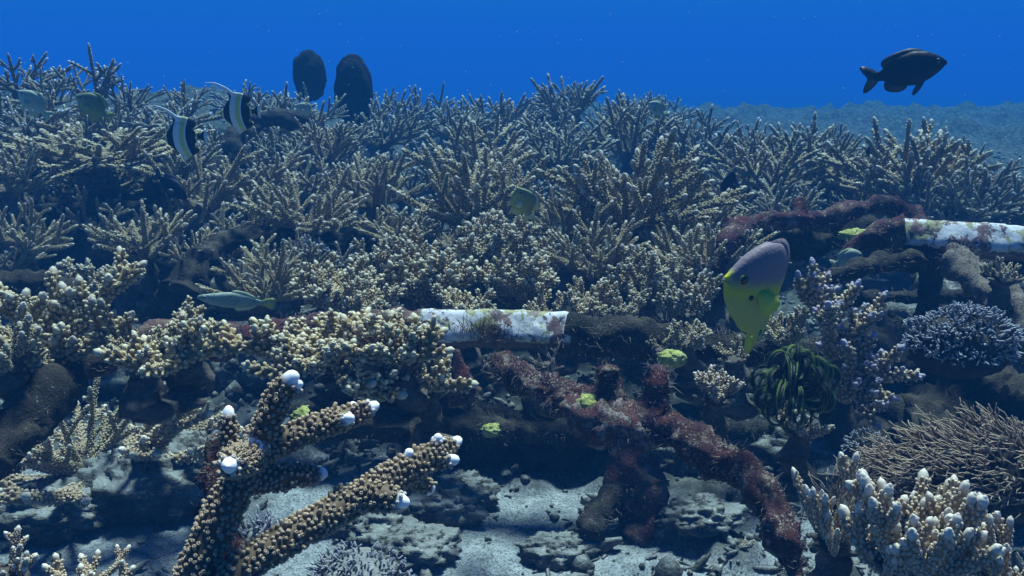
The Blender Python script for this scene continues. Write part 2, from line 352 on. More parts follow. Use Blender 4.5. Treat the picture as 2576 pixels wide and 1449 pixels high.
# ------------------------------------------------------------------ coral colonies
KN = {'knobby': dict(ball=.6, r=.0032, l=.0080, sp=.0080, lean=.85, big=.10, gap=.07),
      'chunky': dict(ball=.6, r=.0044, l=.0098, sp=.0104, lean=.85, big=.10, gap=.07),
      'stout': dict(ball=.60, r=.0029, l=.0052, sp=.0070, lean=.8, big=.06, gap=.06),
      'finger': dict(ball=.55, r=.0019, l=.0036, sp=.0056, lean=1.0, big=.03, gap=.05),
      'far': dict(ball=.6, r=.0024, l=.0040, sp=.0082, lean=1.0, big=.03, gap=.15)}
PROTO = {}
def protos(kind, mt, lod):
    key = (kind, mt, lod)
    if key in PROTO: return PROTO[key]
    base = (kind, lod)
    if base not in PROTO:
        L = []
        for ec, el in enumerate((12, 38, 66)):
            for v in range(4 if lod < 2 else 5):
                rg = np.random.default_rng(hash((len(kind), lod, ec, v)) % 9999 + 7 * ec + v); mb = MB()
                d = (cos(rad(el)), 0, sin(rad(el)))
                if kind == 'knobby':
                    branch(mb, rg, (0, 0, 0), d, rg.uniform(.10, .14), .0085, .0055, KN['chunky' if lod == 0 else 'knobby'], lod, bend=.75 - el / 150, nsub=3 + v % 2, sides=8, tiplen=.009, subl=(.36, .60))
                elif kind == 'finger':
                    branch(mb, rg, (0, 0, 0), d, rg.uniform(.15, .20), .0082, .0044, KN['finger' if lod < 2 else 'far'], lod, bend=.45 - el / 160, nsub=2 + v % 3, sides=7 if lod < 2 else 6, tiplen=.008, subl=(.40, .66))
                elif kind == 'stout':
                    branch(mb, rg, (0, 0, 0), d, rg.uniform(.10, .14), .0092, .0072, KN['stout'], lod, bend=1.0 - el / 110, nsub=2, sides=10, tiplen=.010, subl=(.4, .6))
                elif kind == 'open':
                    branch(mb, rg, (0, 0, 0), d, rg.uniform(.18, .23), .0085, .0050, KN['far'], lod, bend=.5 - el / 120, nsub=2 + v % 2, sides=6, tiplen=.011, subl=(.38, .6))
                L.append((ec, mb))
        PROTO[base] = L
    out = []
    for ec, mb in PROTO[base]:
        out.append((ec, mb.mesh('branch', M[mt])))
    PROTO[key] = out; return out
STALK = []
for v in range(5):
    mb = MB(); rg = np.random.default_rng(50 + v)
    P = np.array([[rg.normal(0, .02) * t, rg.normal(0, .02) * t, -t] for t in np.linspace(-.06, 1, 12)])
    P[:, 2] *= .34; tube(mb, P, np.linspace(.022, .055, 12) * rg.uniform(.8, 1.1), 14, 0, 0, True, .014, 28, v)
    for k in range(5):
        a = k * 1.3 + rg.random(); P = path(rg, (0, 0, -.03), (cos(a), sin(a), .6), .07, .5, 6, .3); tube(mb, P, np.linspace(.014, .006, 7), 7, 0, 0, True, .004, 80, v)
    STALK.append(mb.mesh('dead_base', M['dead']))
cnt = 0
def colony(px, py, wpx, kind='finger', mt='tan', h=.30, hpx=None, mode='dome', n=None, label=None, group=None, y=None, lod=None, name='staghorn_coral', seed=None, gr=1.0):
    global cnt
    cnt += 1; rg = np.random.default_rng(1000 + cnt if seed is None else seed)
    p = hit(px, py, h) if y is None else W(px, py, y)
    R = pxm(wpx, p[1]) / 2 * gr * (1.22 if kind != 'knobby' else 1.05)
    if lod is None: lod = 0 if p[1] < 1.25 else 1 if p[1] < 2.5 else 2
    k2 = 'open' if kind == 'open' else kind
    if k2 == 'open': lod = 2
    if k2 == 'knobby' and lod == 2: k2 = 'finger'
    root = thing(name, p, label or 'small tan staghorn coral tucked low between the larger colonies', 'coral', group or ('corals crowding the reef' if not label else None))
    pr = protos(k2, mt, lod); zs = 1.0
    reach = {'stout': .125, 'knobby': .14, 'finger': .165, 'open': .20}[k2]
    sc = R / reach
    if sc > 1.9: sc = 1.9
    cls = {'dome': ((0, .42), (1, .38), (2, .20)), 'flat': ((0, .8), (1, .2), (2, 0.0)), 'tall': ((0, .14), (1, .42), (2, .44)), 'vase': ((0, .32), (1, .52), (2, .16))}[mode]
    if n is None: n = int({'stout': 14, 'knobby': 17, 'finger': 15, 'open': 11}[k2])
    elif kind != 'open': n = int(n * .72) + 1
    pool = {c: [m_ for e, m_ in pr if e == c] for c in (0, 1, 2)}
    spread = max(0, R - reach * sc) + R * .28
    for i in range(n):
        u = rg.random(); c = 0; acc = 0
        for cc, pp in cls:
            acc += pp
            if u < acc: c = cc; break
        me = pool[c][int(rg.integers(len(pool[c])))]
        a = i * 2.399 + rg.normal(0, .35); o = obj('branch', me, root)
        rad_ = spread * math.sqrt(rg.random()) * (1 if c == 2 else .55)
        o.location = (cos(a) * rad_, sin(a) * rad_, rg.uniform(-.012, .012))
        o.rotation_euler = (rg.normal(0, .12), rg.normal(0, .12), a)
        s = sc * rg.uniform(.68, 1.08) * (1 if c != 2 else (1.0 if hpx is None else 1.0)); o.scale = (s, s, s * (1 if hpx is None else np.clip(pxm(hpx, p[1]) / (reach * sc), .5, 1.7)))
    st = obj('dead_base', STALK[int(rg.integers(5))], root); st.rotation_euler = (0, 0, rg.random() * 6)
    depth = min(max(.05, p[2] - float(G(p[0], p[1])) + .03), .09 if p[1] < 1.7 else .17); q = max(.55, min(1.5, sc)); st.scale = (q, q, depth / .34)
    return root

C = colony
# --- skyline, left to right
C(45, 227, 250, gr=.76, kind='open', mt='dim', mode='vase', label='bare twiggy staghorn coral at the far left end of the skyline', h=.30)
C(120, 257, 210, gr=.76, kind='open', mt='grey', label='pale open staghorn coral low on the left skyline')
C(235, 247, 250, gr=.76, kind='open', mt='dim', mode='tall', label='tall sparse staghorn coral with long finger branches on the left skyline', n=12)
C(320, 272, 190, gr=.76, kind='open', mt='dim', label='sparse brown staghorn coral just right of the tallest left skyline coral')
C(470, 284, 170, gr=.76, kind='open', mt='grey', mode='tall', n=9, label='thin upright staghorn coral above the right striped fish, against open water')
C(655, 297, 170, gr=.76, kind='open', mt='grey', label='low staghorn coral on the skyline between the striped fish and the black sponges')
C(800, 302, 200, gr=.76, kind='open', mt='grey', label='staghorn coral in front of the left black sponge')
C(960, 292, 150, gr=.76, kind='open', mt='grey', mode='tall', label='upright staghorn coral rising right of the larger black sponge')
C(1030, 284, 90, gr=.76, kind='open', mt='dim', mode='vase', n=7, label='tiny dark coral sprig on the skyline right of the black sponges')
C(1160, 342, 180, gr=.76, kind='finger', mt='grey', mode='vase', h=.33, label='lopsided staghorn coral leaning left on the skyline near the picture centre')
C(1235, 342, 70, gr=.76, kind='finger', mt='dim', n=7, label='tiny coral sprig beside the low arched bar on the skyline')
C(1420, 307, 230, gr=.76, kind='finger', mt='grey', mode='tall', h=.33, label='dense spiky staghorn coral, highest on the centre skyline', n=30)
C(1585, 312, 170, gr=.76, kind='finger', mt='grey', mode='tall', h=.33, label='rounded spiky staghorn coral just right of the highest centre one')
C(1740, 347, 150, gr=.76, kind='finger', mt='grey', mode='vase', label='small staghorn coral on the skyline with one long finger pointing up right')
C(1900, 417, 190, gr=.76, kind='finger', mt='tan', mode='tall', label='staghorn coral with three upright fingers at the right end of the blue water')
C(2060, 392, 180, gr=.76, kind='finger', mt='grey', mode='tall', label='staghorn coral against the hazy sea bed on the right')
C(2240, 462, 200, gr=.76, kind='finger', mt='tan', mode='tall', label='staghorn coral beside the tall single finger at the right')
C(2385, 492, 190, gr=.76, kind='finger', mt='tan', mode='tall', n=16, hpx=150, label='staghorn coral with the tallest pale finger at the far right')
C(2510, 522, 150, gr=.76, kind='finger', mt='grey', mode='vase', n=11, label='yellowish sprig of staghorn coral at the right edge above the white pipe')
# --- second row
C(240, 405, 370, 'finger', 'tan', mode='flat', h=.34, n=34, hpx=110, label='broad flat-topped staghorn table below the left skyline')
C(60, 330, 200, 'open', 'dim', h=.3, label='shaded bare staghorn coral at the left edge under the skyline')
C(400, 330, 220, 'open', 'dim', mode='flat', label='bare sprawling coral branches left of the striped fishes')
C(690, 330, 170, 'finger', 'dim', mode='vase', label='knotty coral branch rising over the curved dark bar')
C(820, 400, 170, 'finger', 'tan', mode='tall', label='upright staghorn coral directly below the black sponges')
C(960, 360, 180, 'finger', 'grey', mode='dome', label='staghorn coral right below the larger black sponge')
C(1215, 440, 260, 'finger', 'tan', mode='vase', label='staghorn coral with two long fingers below the leaning skyline coral')
C(1400, 420, 230, 'finger', 'grey', mode='vase', label='open staghorn coral under the highest centre skyline coral')
C(1590, 385, 230, 'finger', 'tan', mode='tall', label='upright pale staghorn coral in the second row right of centre')
C(1390, 360, 150, 'finger', 'grey', label='little staghorn coral beneath the highest skyline coral')
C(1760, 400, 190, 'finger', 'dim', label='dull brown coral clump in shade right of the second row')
C(1930, 480, 270, 'finger', 'tan', mode='vase', label='wide staghorn coral on the right with a long finger leaning left')
C(2060, 450, 220, 'finger', 'grey', mode='tall', label='grey staghorn coral in front of the hazy sea bed')
C(2280, 500, 330, 'finger', 'tan', mode='vase', n=28, label='widest staghorn coral at the right, above the white pipe')
C(2440, 540, 200, 'finger', 'grey', mode='dome', label='staghorn coral just behind the right white pipe')
# --- third row
C(30, 480, 230, 'finger', 'tan', mode='vase', label='staghorn coral at the left edge with long fingers pointing right')
C(500, 520, 240, 'finger', 'tan', mode='tall', h=.30, label='upright staghorn coral below the left striped fish')
C(640, 500, 200, 'finger', 'tan', mode='vase', label='staghorn coral right of and behind the one below the striped fish')
C(770, 575, 270, 'finger', 'tan', mode='dome', h=.32, n=26, label='bushy staghorn coral behind the dark arched bar left of centre')
C(940, 520, 220, 'finger', 'tan', mode='tall', h=.32, label='staghorn coral with upright blunt fingers left of centre')
C(1010, 610, 190, 'finger', 'tan', mode='vase', label='staghorn coral with one straight finger lying flat, left of the centre')
C(1200, 560, 330, 'finger', 'tan', mode='dome', h=.32, n=32, label='dense pale green-tan staghorn bush left of the small olive fish')
C(1420, 600, 230, 'finger', 'tan', mode='vase', label='staghorn coral with a forked trunk right below the olive fish')
C(1590, 560, 390, 'finger', 'tan', mode='vase', h=.34, n=30, label='big fan-like staghorn coral right of the middle, largest of its row')
C(1760, 590, 200, 'finger', 'tan', mode='vase', label='staghorn coral whose fingers point right of the big fan-like one')
C(1990, 560, 200, 'finger', 'grey', mode='dome', label='staghorn coral behind the dark arched bar at the right')
C(2130, 470, 190, 'finger', 'tan', mode='vase', label='staghorn coral with long pale fingers between the two right clumps')
# --- packed tight behind the front rail
for k_, (px_, py_, w_, kd_, lb_) in enumerate([(930, 800, 230, 'knobby', 'yellowish knobby coral tucked behind the left end of the front rail'), (1170, 810, 260, 'knobby', 'low yellow-brown knobby coral whose tips rise just above the white pipe'),
        (1390, 810, 200, 'knobby', 'low knobby coral behind the right end of the white pipe'), (1180, 690, 240, 'knobby', 'knobby coral in the second row behind the white pipe'), (1370, 690, 230, 'knobby', 'knobby coral with raised tubes right of the middle, second row behind the pipe'),
        (1560, 800, 190, 'knobby', 'short knobby coral sitting on the dark bushy rail'), (950, 690, 200, 'knobby', 'tan knobby coral with a thick raised branch, right of the left arched bar'), (730, 700, 220, 'finger', 'tan staghorn coral directly under the left arched bar'), (1700, 660, 210, 'finger', 'staghorn coral under the tips of the big fan-like one')]):
    C(px_, py_, w_, kd_, 'yellow' if kd_ == 'knobby' and k_ < 3 else 'tan', mode='dome' if k_ % 2 else 'vase', h=.27, n=18, lod=1, label=lb_)
# --- fourth row
C(60, 620, 230, 'finger', 'tan', mode='dome', h=.28, label='staghorn coral at the left edge in the middle of the picture height')
C(370, 640, 240, 'finger', 'tan', mode='tall', h=.28, n=20, label='staghorn coral with a row of parallel upright fingers at the left')
C(250, 730, 260, 'knobby', 'tan', mode='dome', h=.26, label='knobby coral in front of the row of parallel fingers')
C(480, 660, 150, 'finger', 'tan', mode='tall', h=.28, n=12, label='small staghorn coral against the dark arched bar on the left')
C(660, 750, 230, 'finger', 'tan', mode='dome', h=.28, n=24, label='pale spreading staghorn coral above the spotted fish')
C(860, 760, 300, 'knobby', 'yellow', mode='dome', h=.27, n=32, lod=1, label='yellowish knobby coral left of the white pipe, behind the bar')
C(1090, 740, 330, 'knobby', 'yellow', mode='dome', h=.28, n=34, lod=1, label='thick yellowish knobby coral directly behind the white pipe')
C(1020, 680, 210, 'knobby', 'yellow', mode='vase', h=.30, lod=1, label='knobby coral with a raised branch behind the left part of the thick yellowish one')
C(1300, 750, 260, 'knobby', 'yellow', mode='dome', h=.28, n=28, lod=1, label='knobby coral behind the right end of the centre white pipe')
C(1250, 650, 260, 'knobby', 'tan', mode='dome', h=.30, n=26, lod=1, label='tan knobby coral in the very middle of the picture')
C(1490, 690, 240, 'finger', 'tan', mode='tall', h=.30, n=24, label='staghorn coral with curved bare fingers right of the middle')
C(1480, 790, 210, 'knobby', 'yellow', mode='vase', h=.27, n=22, lod=1, label='knobby coral overhanging the dark bar right of the white pipe')
C(1620, 730, 260, 'knobby', 'tan', mode='dome', h=.29, n=26, lod=1, label='knobby tan coral left of the yellow-bellied fish')
C(1720, 790, 240, 'knobby', 'tan', mode='tall', h=.27, n=22, lod=1, label='knobby coral with pale blunt tips close behind the left of the yellow-bellied fish')
C(1790, 700, 260, 'finger', 'tan', mode='tall', h=.30, n=24, label='upright staghorn coral right behind the yellow-bellied fish')
C(1900, 640, 160, 'finger', 'tan', mode='tall', h=.30, n=14, label='small staghorn coral peeping over the back of the yellow-bellied fish')
# --- near, on the front frame
C(20, 900, 240, 'stout', 'tan', mode='dome', y=1.08, n=12, label='knobby coral cut by the left edge of the picture')
C(480, 860, 250, 'knobby', 'yellow', mode='flat', y=1.22, n=20, label='low knobby coral with one upright finger on the left of the front bar')
C(350, 890, 200, 'knobby', 'yellow', mode='flat', y=1.15, n=12, label='thin sprawling knobby coral branch lying over the left front bar')
C(850, 900, 420, 'knobby', 'yellow', mode='flat', y=1.12, n=34, hpx=160, label='large yellowish knobby coral hanging over the front bar left of the white pipe')
C(1010, 890, 250, 'knobby', 'yellow', mode='dome', y=1.10, n=22, label='knobby coral touching the left end of the centre white pipe')
C(1080, 985, 170, 'knobby', 'yellow', mode='flat', y=1.15, n=14, label='small yellow knobby coral under the left end of the white pipe')
C(1660, 880, 120, 'knobby', 'tan', mode='vase', y=1.36, n=8, label='small pale knobby coral on the dark bar under the yellow-bellied fish')
C(1800, 1000, 170, 'knobby', 'pale', mode='vase', y=1.12, n=12, label='pale little knobby coral left of the feather star')
C(1380, 920, 110, 'finger', 'blue', mode='vase', y=1.35, n=9, lod=1, label='small coral sprig with violet tips under the white pipe')
C(2520, 700, 130, 'knobby', 'tan', mode='flat', y=1.35, n=9, label='little knobby coral on the slanting bar at the right edge')
C(2010, 1085, 170, 'knobby', 'pale', mode='flat', y=1.12, n=10, label='low cream coral just below the feather star')
C(1730, 865, 190, 'knobby', 'tan', mode='dome', y=1.36, n=14, label='tan knobby coral spilling over the dark bushy rail left of the yellow fish')
C(1850, 905, 130, 'knobby', 'tan', mode='flat', y=1.36, n=9, label='short tan coral on the rail just left of the yellow fish tail')
C(1975, 850, 200, 'knobby', 'tan', mode='vase', y=1.42, n=15, label='tan knobby coral half hidden behind the yellow fish, above the feather star')
# --- on the sea bed
C(240, 1185, 480, 'finger', 'pale', mode='flat', h=.07, n=13, lod=0, gr=1.25, label='flat spreading staghorn coral with upright dark fingers on the left sea bed', y=None)
C(225, 1165, 330, 'finger', 'tan', mode='tall', h=.08, n=6, lod=0, gr=1.15, label='cluster of tall curved fingers rising from the flat left coral')
C(400, 1090, 260, 'finger', 'yellow', mode='dome', h=.06, n=12, lod=0, label='yellow-green staghorn coral on the sea bed right of the curved fingers')
C(20, 1175, 260, 'finger', 'pale', mode='flat', h=.05, n=12, lod=0, label='low coral at the left edge on the sea bed')
C(2290, 1440, 420, 'stout', 'pale', mode='tall', y=.72, n=26, hpx=330, label='large pale knobby coral with upright fingers in the bottom right corner')
C(2100, 1370, 230, 'stout', 'pale', mode='tall', y=.80, n=12, hpx=260, label='pale knobby coral just right of the red encrusted leg')
C(2500, 1500, 300, 'stout', 'pale', mode='tall', y=.70, n=16, hpx=260, label='pale knobby coral at the very bottom right corner')
C(20, 1450, 200, 'stout', 'pale', mode='tall', y=.70, n=10, label='blurred pale coral in the bottom left corner')
C(240, 1490, 240, 'stout', 'pale', mode='vase', y=.72, n=12, label='pale coral poking up from the bottom edge at the left')
C(1850, 1385, 110, 'knobby', 'pale', mode='flat', h=.01, n=5, label='short pale coral finger lying on the sand by the red leg')
# --- fill between
rf = np.random.default_rng(77); fills = []
for py0, py1, nn in ((235, 330, 28), (330, 430, 34), (430, 560, 42), (560, 700, 34)):
    for k in range(nn):
        px = (k + rf.random()) / nn * 2700 - 60; py = rf.uniform(py0, py1)
        if py < 330: py += 25 + (35 if 680 < px < 1350 else 0)
        if px > 1480 and py0 == 235: py += 40
        if px > 1700 and py < 420: py += 110
        if px > 2150 and py < 520: py = 540
        if px > 2000 and 560 < py: continue
        o_ = C(px, py, rf.uniform(120, 200), 'finger' if rf.random() < .75 else 'open', rf.choice(['tan', 'grey', 'dim', 'tan']), mode=rf.choice(['dome', 'vase', 'flat', 'tall']), h=rf.uniform(.14, .29), gr=.8 if py < 340 else 1.1, n=int(rf.integers(10, 15)))

        fills.append((px, py0, o_))
ORD = ['leftmost', 'second', 'third', 'fourth', 'fifth', 'sixth', 'seventh', 'eighth', 'ninth']
ROWN = {235: 'under the skyline', 330: 'in the second row', 430: 'in the third row', 560: 'in the fourth row'}
COLN = [(0, 370, 'at the left edge'), (370, 740, 'under the striped fishes'), (740, 1100, 'near the black sponges'), (1100, 1470, 'above the centre white pipe'), (1470, 1820, 'right of centre'), (1820, 2200, 'above the yellow fish'), (2200, 2600, 'at the right edge')]
for r0_ in ROWN:
    for a_, b_, nm_ in COLN:
        cell = sorted([(q_[0], i_) for i_, q_ in enumerate(fills) if q_[1] == r0_ and (a_ if a_ else -999) <= q_[0] < (b_ if b_ < 2600 else 9999)])
        for k_, (_, i_) in enumerate(cell):
            fills[i_][2]['label'] = ('%s of small low corals %s, %s' % (ORD[k_] + ('' if k_ == 0 else ' from left'), ROWN[r0_], nm_)) if len(cell) > 1 else 'single small low coral %s, %s' % (ROWN[r0_], nm_)

# ------------------------------------------------------------------ big brown staghorn in the foreground
def custom(mb, rg, pts, kn, lod=0, tiplen=.0075, sides=12, thick=.84):
    pts = np.array([(*W(a, b_, y_), r_ * thick) for a, b_, y_, r_ in pts]); Q_ = resample(pts, .008); finger(mb, rg, Q_[:, :3], Q_[:, 3], kn, lod, tiplen, sides)
FK = dict(ball=.42, r=.0019, l=.0036, sp=.0043, lean=.45, big=.03, gap=.03)
def spread(loc, label, paths, mt, kn, sub=(.024, .045), subp=.030, thick=1.0, seed=3):
    root = thing('staghorn_coral', W(*loc), label, 'coral'); rg = np.random.default_rng(seed)
    for pts in paths:
        mb = MB(); A_ = np.array([(*W(a, b_, y_), r_ * thick) for a, b_, y_, r_ in pts]); Q_ = resample(A_, .008)
        Q_[:, :3] += np.stack([np.zeros(len(Q_)), np.cumsum(rg.normal(0, .0015, len(Q_))), np.zeros(len(Q_))], -1)
        finger(mb, rg, Q_[:, :3], Q_[:, 3], kn, 0, .009, 9); L_ = len(Q_) * .008; side = rg.random() * 6
        for k in range(int(L_ / subp)):
            i = int((k + .6 + rg.random() * .5) / (L_ / subp + .5) * (len(Q_) - 2)); i = min(i, len(Q_) - 2)
            T = Q_[i + 1, :3] - Q_[i, :3]; T /= np.linalg.norm(T); side += 2.2 + rg.normal(0, .4); X_ = np.cross(T, [0, 0, 1.]); X_ /= np.linalg.norm(X_) + 1e-6; Y_ = np.cross(X_, T)
            o_ = X_ * cos(side) + Y_ * abs(sin(side)) * 1.1; branch(mb, rg, Q_[i, :3], T * .6 + o_, rg.uniform(*sub), Q_[i, 3] * .8, Q_[i, 3] * .62, kn, 0, .4, 1 if rg.random() < .5 else 0, 1, 8, .008, (.5, .8))
        o = obj('branch', mb, root, M[mt]); o.location = -root.location
    return root
R7 = .0058; KC = dict(ball=.6, r=.0028, l=.0066, sp=.0070, lean=.85, big=.10, gap=.07); KB = dict(ball=.75, r=.0024, l=.0058, sp=.0062, lean=.85, big=.08, gap=.07)
spread((800, 930, 1.12), 'broad yellowish staghorn spread reaching left over the front bar, just behind the big brown coral', [
    [(780, 885, 1.13, R7), (700, 885, 1.12, R7), (620, 872, 1.10, R7), (520, 882, 1.09, R7), (455, 908, 1.08, R7), (400, 925, 1.07, R7), (320, 905, 1.06, .006), (250, 880, 1.05, .005)],
    [(470, 900, 1.09, R7), (458, 850, 1.10, R7), (457, 792, 1.11, .0048)], [(400, 925, 1.07, R7), (380, 880, 1.08, .006), (365, 848, 1.09, .005)],
    [(930, 890, 1.10, R7), (850, 905, 1.08, R7), (760, 925, 1.06, R7), (680, 935, 1.05, R7), (615, 920, 1.04, .005)],
    [(720, 890, 1.12, R7), (670, 845, 1.13, R7), (632, 808, 1.14, .005)], [(780, 900, 1.12, R7), (755, 855, 1.13, R7), (735, 828, 1.14, .005)],
    [(850, 905, 1.08, R7), (868, 955, 1.06, R7), (900, 985, 1.05, R7), (938, 966, 1.04, .005)], [(930, 890, 1.10, R7), (1000, 905, 1.09, R7), (1060, 890, 1.08, R7), (1135, 880, 1.07, .005)],
    [(900, 890, 1.10, R7), (885, 830, 1.11, R7), (862, 795, 1.12, .005)], [(960, 895, 1.10, R7), (975, 840, 1.11, R7), (985, 792, 1.12, .005)], [(1030, 900, 1.10, R7), (1045, 840, 1.12, R7), (1040, 795, 1.13, .005)],
    [(960, 930, 1.10, R7), (1030, 960, 1.10, R7), (1110, 972, 1.09, R7), (1195, 972, 1.08, .005)], [(900, 960, 1.08, R7), (960, 990, 1.07, R7), (1018, 992, 1.06, .005)], [(1060, 900, 1.09, R7), (1090, 850, 1.10, R7), (1120, 830, 1.11, .005)]],
    'yellow', KC, seed=4, sub=(.028, .05), subp=.026)
spread((140, 920, 1.18), 'tall dark-fingered staghorn coral at the left end of the front bar', [
    [(150, 930, 1.18, .011), (152, 840, 1.19, .010), (140, 760, 1.20, .009), (125, 682, 1.21, .0055)], [(150, 880, 1.18, .010), (225, 790, 1.20, .009), (295, 715, 1.22, .008), (365, 660, 1.24, .005)],
    [(130, 900, 1.18, .010), (70, 840, 1.16, .009), (10, 775, 1.14, .008), (-40, 740, 1.13, .006)], [(170, 900, 1.18, .009), (240, 860, 1.17, .008), (300, 830, 1.16, .006), (330, 790, 1.16, .005)],
    [(110, 900, 1.16, .010), (90, 930, 1.12, .009), (30, 900, 1.09, .008), (-20, 850, 1.07, .006)], [(150, 860, 1.19, .008), (190, 800, 1.2, .007), (205, 735, 1.21, .005)], [(70, 840, 1.16, .008), (65, 780, 1.17, .007), (70, 730, 1.18, .005)]],
    'tan', KC, sub=(.035, .065), subp=.028, seed=6)
spread((2090, 880, 1.22), 'blue-tipped staghorn coral with spread arms between the yellow fish and the right frame post', [
    [(2090, 900, 1.22, .007), (2070, 800, 1.22, .006), (2050, 720, 1.22, .0055), (2042, 655, 1.22, .0042)], [(2080, 840, 1.22, .0065), (2120, 770, 1.21, .0055), (2160, 710, 1.20, .0042)], [(2060, 790, 1.22, .006), (2020, 740, 1.21, .005), (2010, 690, 1.20, .0042)],
    [(2090, 880, 1.21, .0065), (2150, 840, 1.19, .0055), (2195, 790, 1.18, .0042)], [(2085, 860, 1.20, .0065), (2090, 800, 1.16, .0055), (2085, 765, 1.13, .0045)], [(2130, 850, 1.2, .006), (2180, 810, 1.2, .005), (2230, 740, 1.2, .004)]], 'blue', KB, sub=(.018, .034), subp=.022, seed=8)
spread((2170, 980, 1.18), 'blue-tipped staghorn coral with long arms reaching right, beside the feather star', [
    [(2120, 1010, 1.19, .007), (2150, 930, 1.18, .006), (2120, 860, 1.17, .005)], [(2150, 960, 1.18, .0065), (2210, 920, 1.17, .0055), (2268, 872, 1.16, .0042)], [(2150, 980, 1.18, .0065), (2220, 950, 1.16, .0055), (2318, 944, 1.14, .004)],
    [(2150, 990, 1.18, .006), (2210, 990, 1.15, .005), (2250, 1000, 1.13, .0042)], [(2140, 930, 1.18, .006), (2180, 870, 1.18, .005), (2200, 840, 1.18, .0042)], [(2160, 990, 1.17, .006), (2180, 1040, 1.14, .005), (2210, 1075, 1.12, .0042)]], 'blue', KB, sub=(.018, .034), subp=.022, seed=9)
FB = W(470, 1600, .56)
root = thing('staghorn_coral', FB, 'large brown staghorn coral with white tips in the foreground, left of the middle', 'coral')
rg = np.random.default_rng(5)
def part(name, segs, kn=FK, mt='fore', lab=None, lod=0):
    mb = MB()
    for s_ in segs: custom(mb, rg, s_, kn, lod)
    o = obj(name, mb, root, M[mt]); o.location = -root.location
    if lab: o['label'] = lab
    return o
part('trunk', [[(440, 1640, .56, .018), (480, 1480, .58, .017), (545, 1320, .60, .016), (610, 1190, .62, .015), (650, 1110, .63, .0125)]])
part('branch', [[(640, 1130, .63, .0125), (675, 1060, .635, .0115), (705, 985, .64, .0105), (738, 945, .64, .0064)], [(735, 985, .645, .005), (752, 965, .64, .004)]], lab='upright branch ending in a white tip')
part('branch', [[(640, 1150, .63, .012), (740, 1095, .65, .011), (830, 1062, .67, .0105), (900, 1040, .68, .009), (944, 1020, .685, .0052)], [(850, 1070, .665, .007), (880, 1050, .655, .0048)], [(880, 1040, .68, .006), (890, 1020, .685, .0045)]], lab='branch pointing right with two white tips')
part('branch', [[(620, 1210, .62, .011), (720, 1200, .64, .010), (810, 1192, .66, .007)]])
part('branch', [[(640, 1150, .63, .012), (605, 1160, .60, .0115), (575, 1172, .565, .0062)]], kn=dict(ball=.65, r=.0021, l=.0052, sp=.0048, lean=.9, big=.05, gap=.03), lab='short branch pointing at the viewer with a white tip')
part('branch', [[(600, 1190, .64, .008), (580, 1120, .66, .0075), (575, 1030, .67, .0050)]])
part('branch', [[(530, 1560, .56, .013), (600, 1440, .58, .0135), (740, 1345, .61, .0140), (880, 1265, .64, .0140), (980, 1205, .66, .0135), (1080, 1150, .68, .0115), (1154, 1108, .70, .0052)],
                [(900, 1250, .645, .013), (970, 1250, .64, .0125), (1020, 1264, .635, .0058)], [(1060, 1170, .68, .007), (1110, 1160, .68, .0065), (1146, 1156, .68, .005)],
                [(1090, 1150, .68, .006), (1100, 1115, .685, .005), (1102, 1098, .685, .004)], [(1030, 1190, .68, .009), (1080, 1230, .70, .007)], [(1020, 1170, .67, .005), (1030, 1136, .67, .0042)]], lab='long branch reaching right with a forked white-tipped end')

# ------------------------------------------------------------------ encrusted frames
def tufts(mb, P, R, n, rg, l=.016, curl=.5):
    """thin bent filaments growing out of a surface path"""
    k = rg.integers(0, len(P), n); T, N, B = frames(P)
    # clumped
    th = rg.random(n) * 2 * pi; o = np.cos(th)[:, None] * N[k] + np.sin(th)[:, None] * B[k]
    p = P[k] + o * (np.asarray(R)[k] if np.ndim(R) else R)[:, None] if np.ndim(R) else P[k] + o * R
    p = p + T[k] * rg.normal(0, .006, n)[:, None]
    d = o + rg.normal(0, .5, (n, 3)); d /= np.linalg.norm(d, axis=1)[:, None]; ln = l * rg.uniform(.3, 1.2, n)[:, None]
    s = np.cross(d, rg.normal(0, 1, (n, 3))); s /= np.linalg.norm(s, axis=1)[:, None] + 1e-9; wd = .00042; ln = ln * .75
    q = d + rg.normal(0, curl * 1.8, (n, 3)); m1 = p + d * ln * .5; m2 = m1 + q * ln * .5
    V = np.stack([p - s * wd, p + s * wd, m1 - s * wd, m1 + s * wd, m2], 1).reshape(-1, 3)
    F = np.array([[0, 1, 3], [0, 3, 2], [2, 3, 4]])[None] + (np.arange(n) * 5)[:, None, None]
    mb.add(V, F.reshape(-1, 3), np.tile([0, 0, .5, .5, 1.], n))
def bar(root, name, pts, mt='crust', rough=None, k=26, tuft=500, world=False, rs=26, tl=.016, lab=None, shape=None):
    A_ = np.array([((*W(a, b_, y_), r_) if not world else (a, b_, y_, r_)) for a, b_, y_, r_ in pts])
    Q_ = resample(A_, .006 if A_[0, 1] < 2.2 else .012); mb = MB(); r = Q_[:, 3]
    rg = np.random.default_rng(abs(int(pts[0][0] * 7 + pts[0][1])))
    r = r * (1 + .22 * fbm(np.stack([np.arange(len(r)) * .11, 0 * r, 0 * r + pts[0][0]], -1), 3, 3))
    tube(mb, Q_[:, :3], r, k, 0, 0, True, (rough if rough is not None else r.mean() * .42), rs, int(rg.integers(99)), shape)
    o = obj(name, mb, root, M[mt]); o.location = -root.location
    if lab: o['label'] = lab
    if tuft:
        Ln = np.linalg.norm(np.diff(Q_[:, :3], axis=0), axis=1).sum()
        mb = MB(); tufts(mb, Q_[:, :3], r, int(tuft * Ln), rg, tl)
        t_ = obj('algae_fringe', mb, o, M['tuft']); t_['kind'] = 'stuff'
    return o, Q_

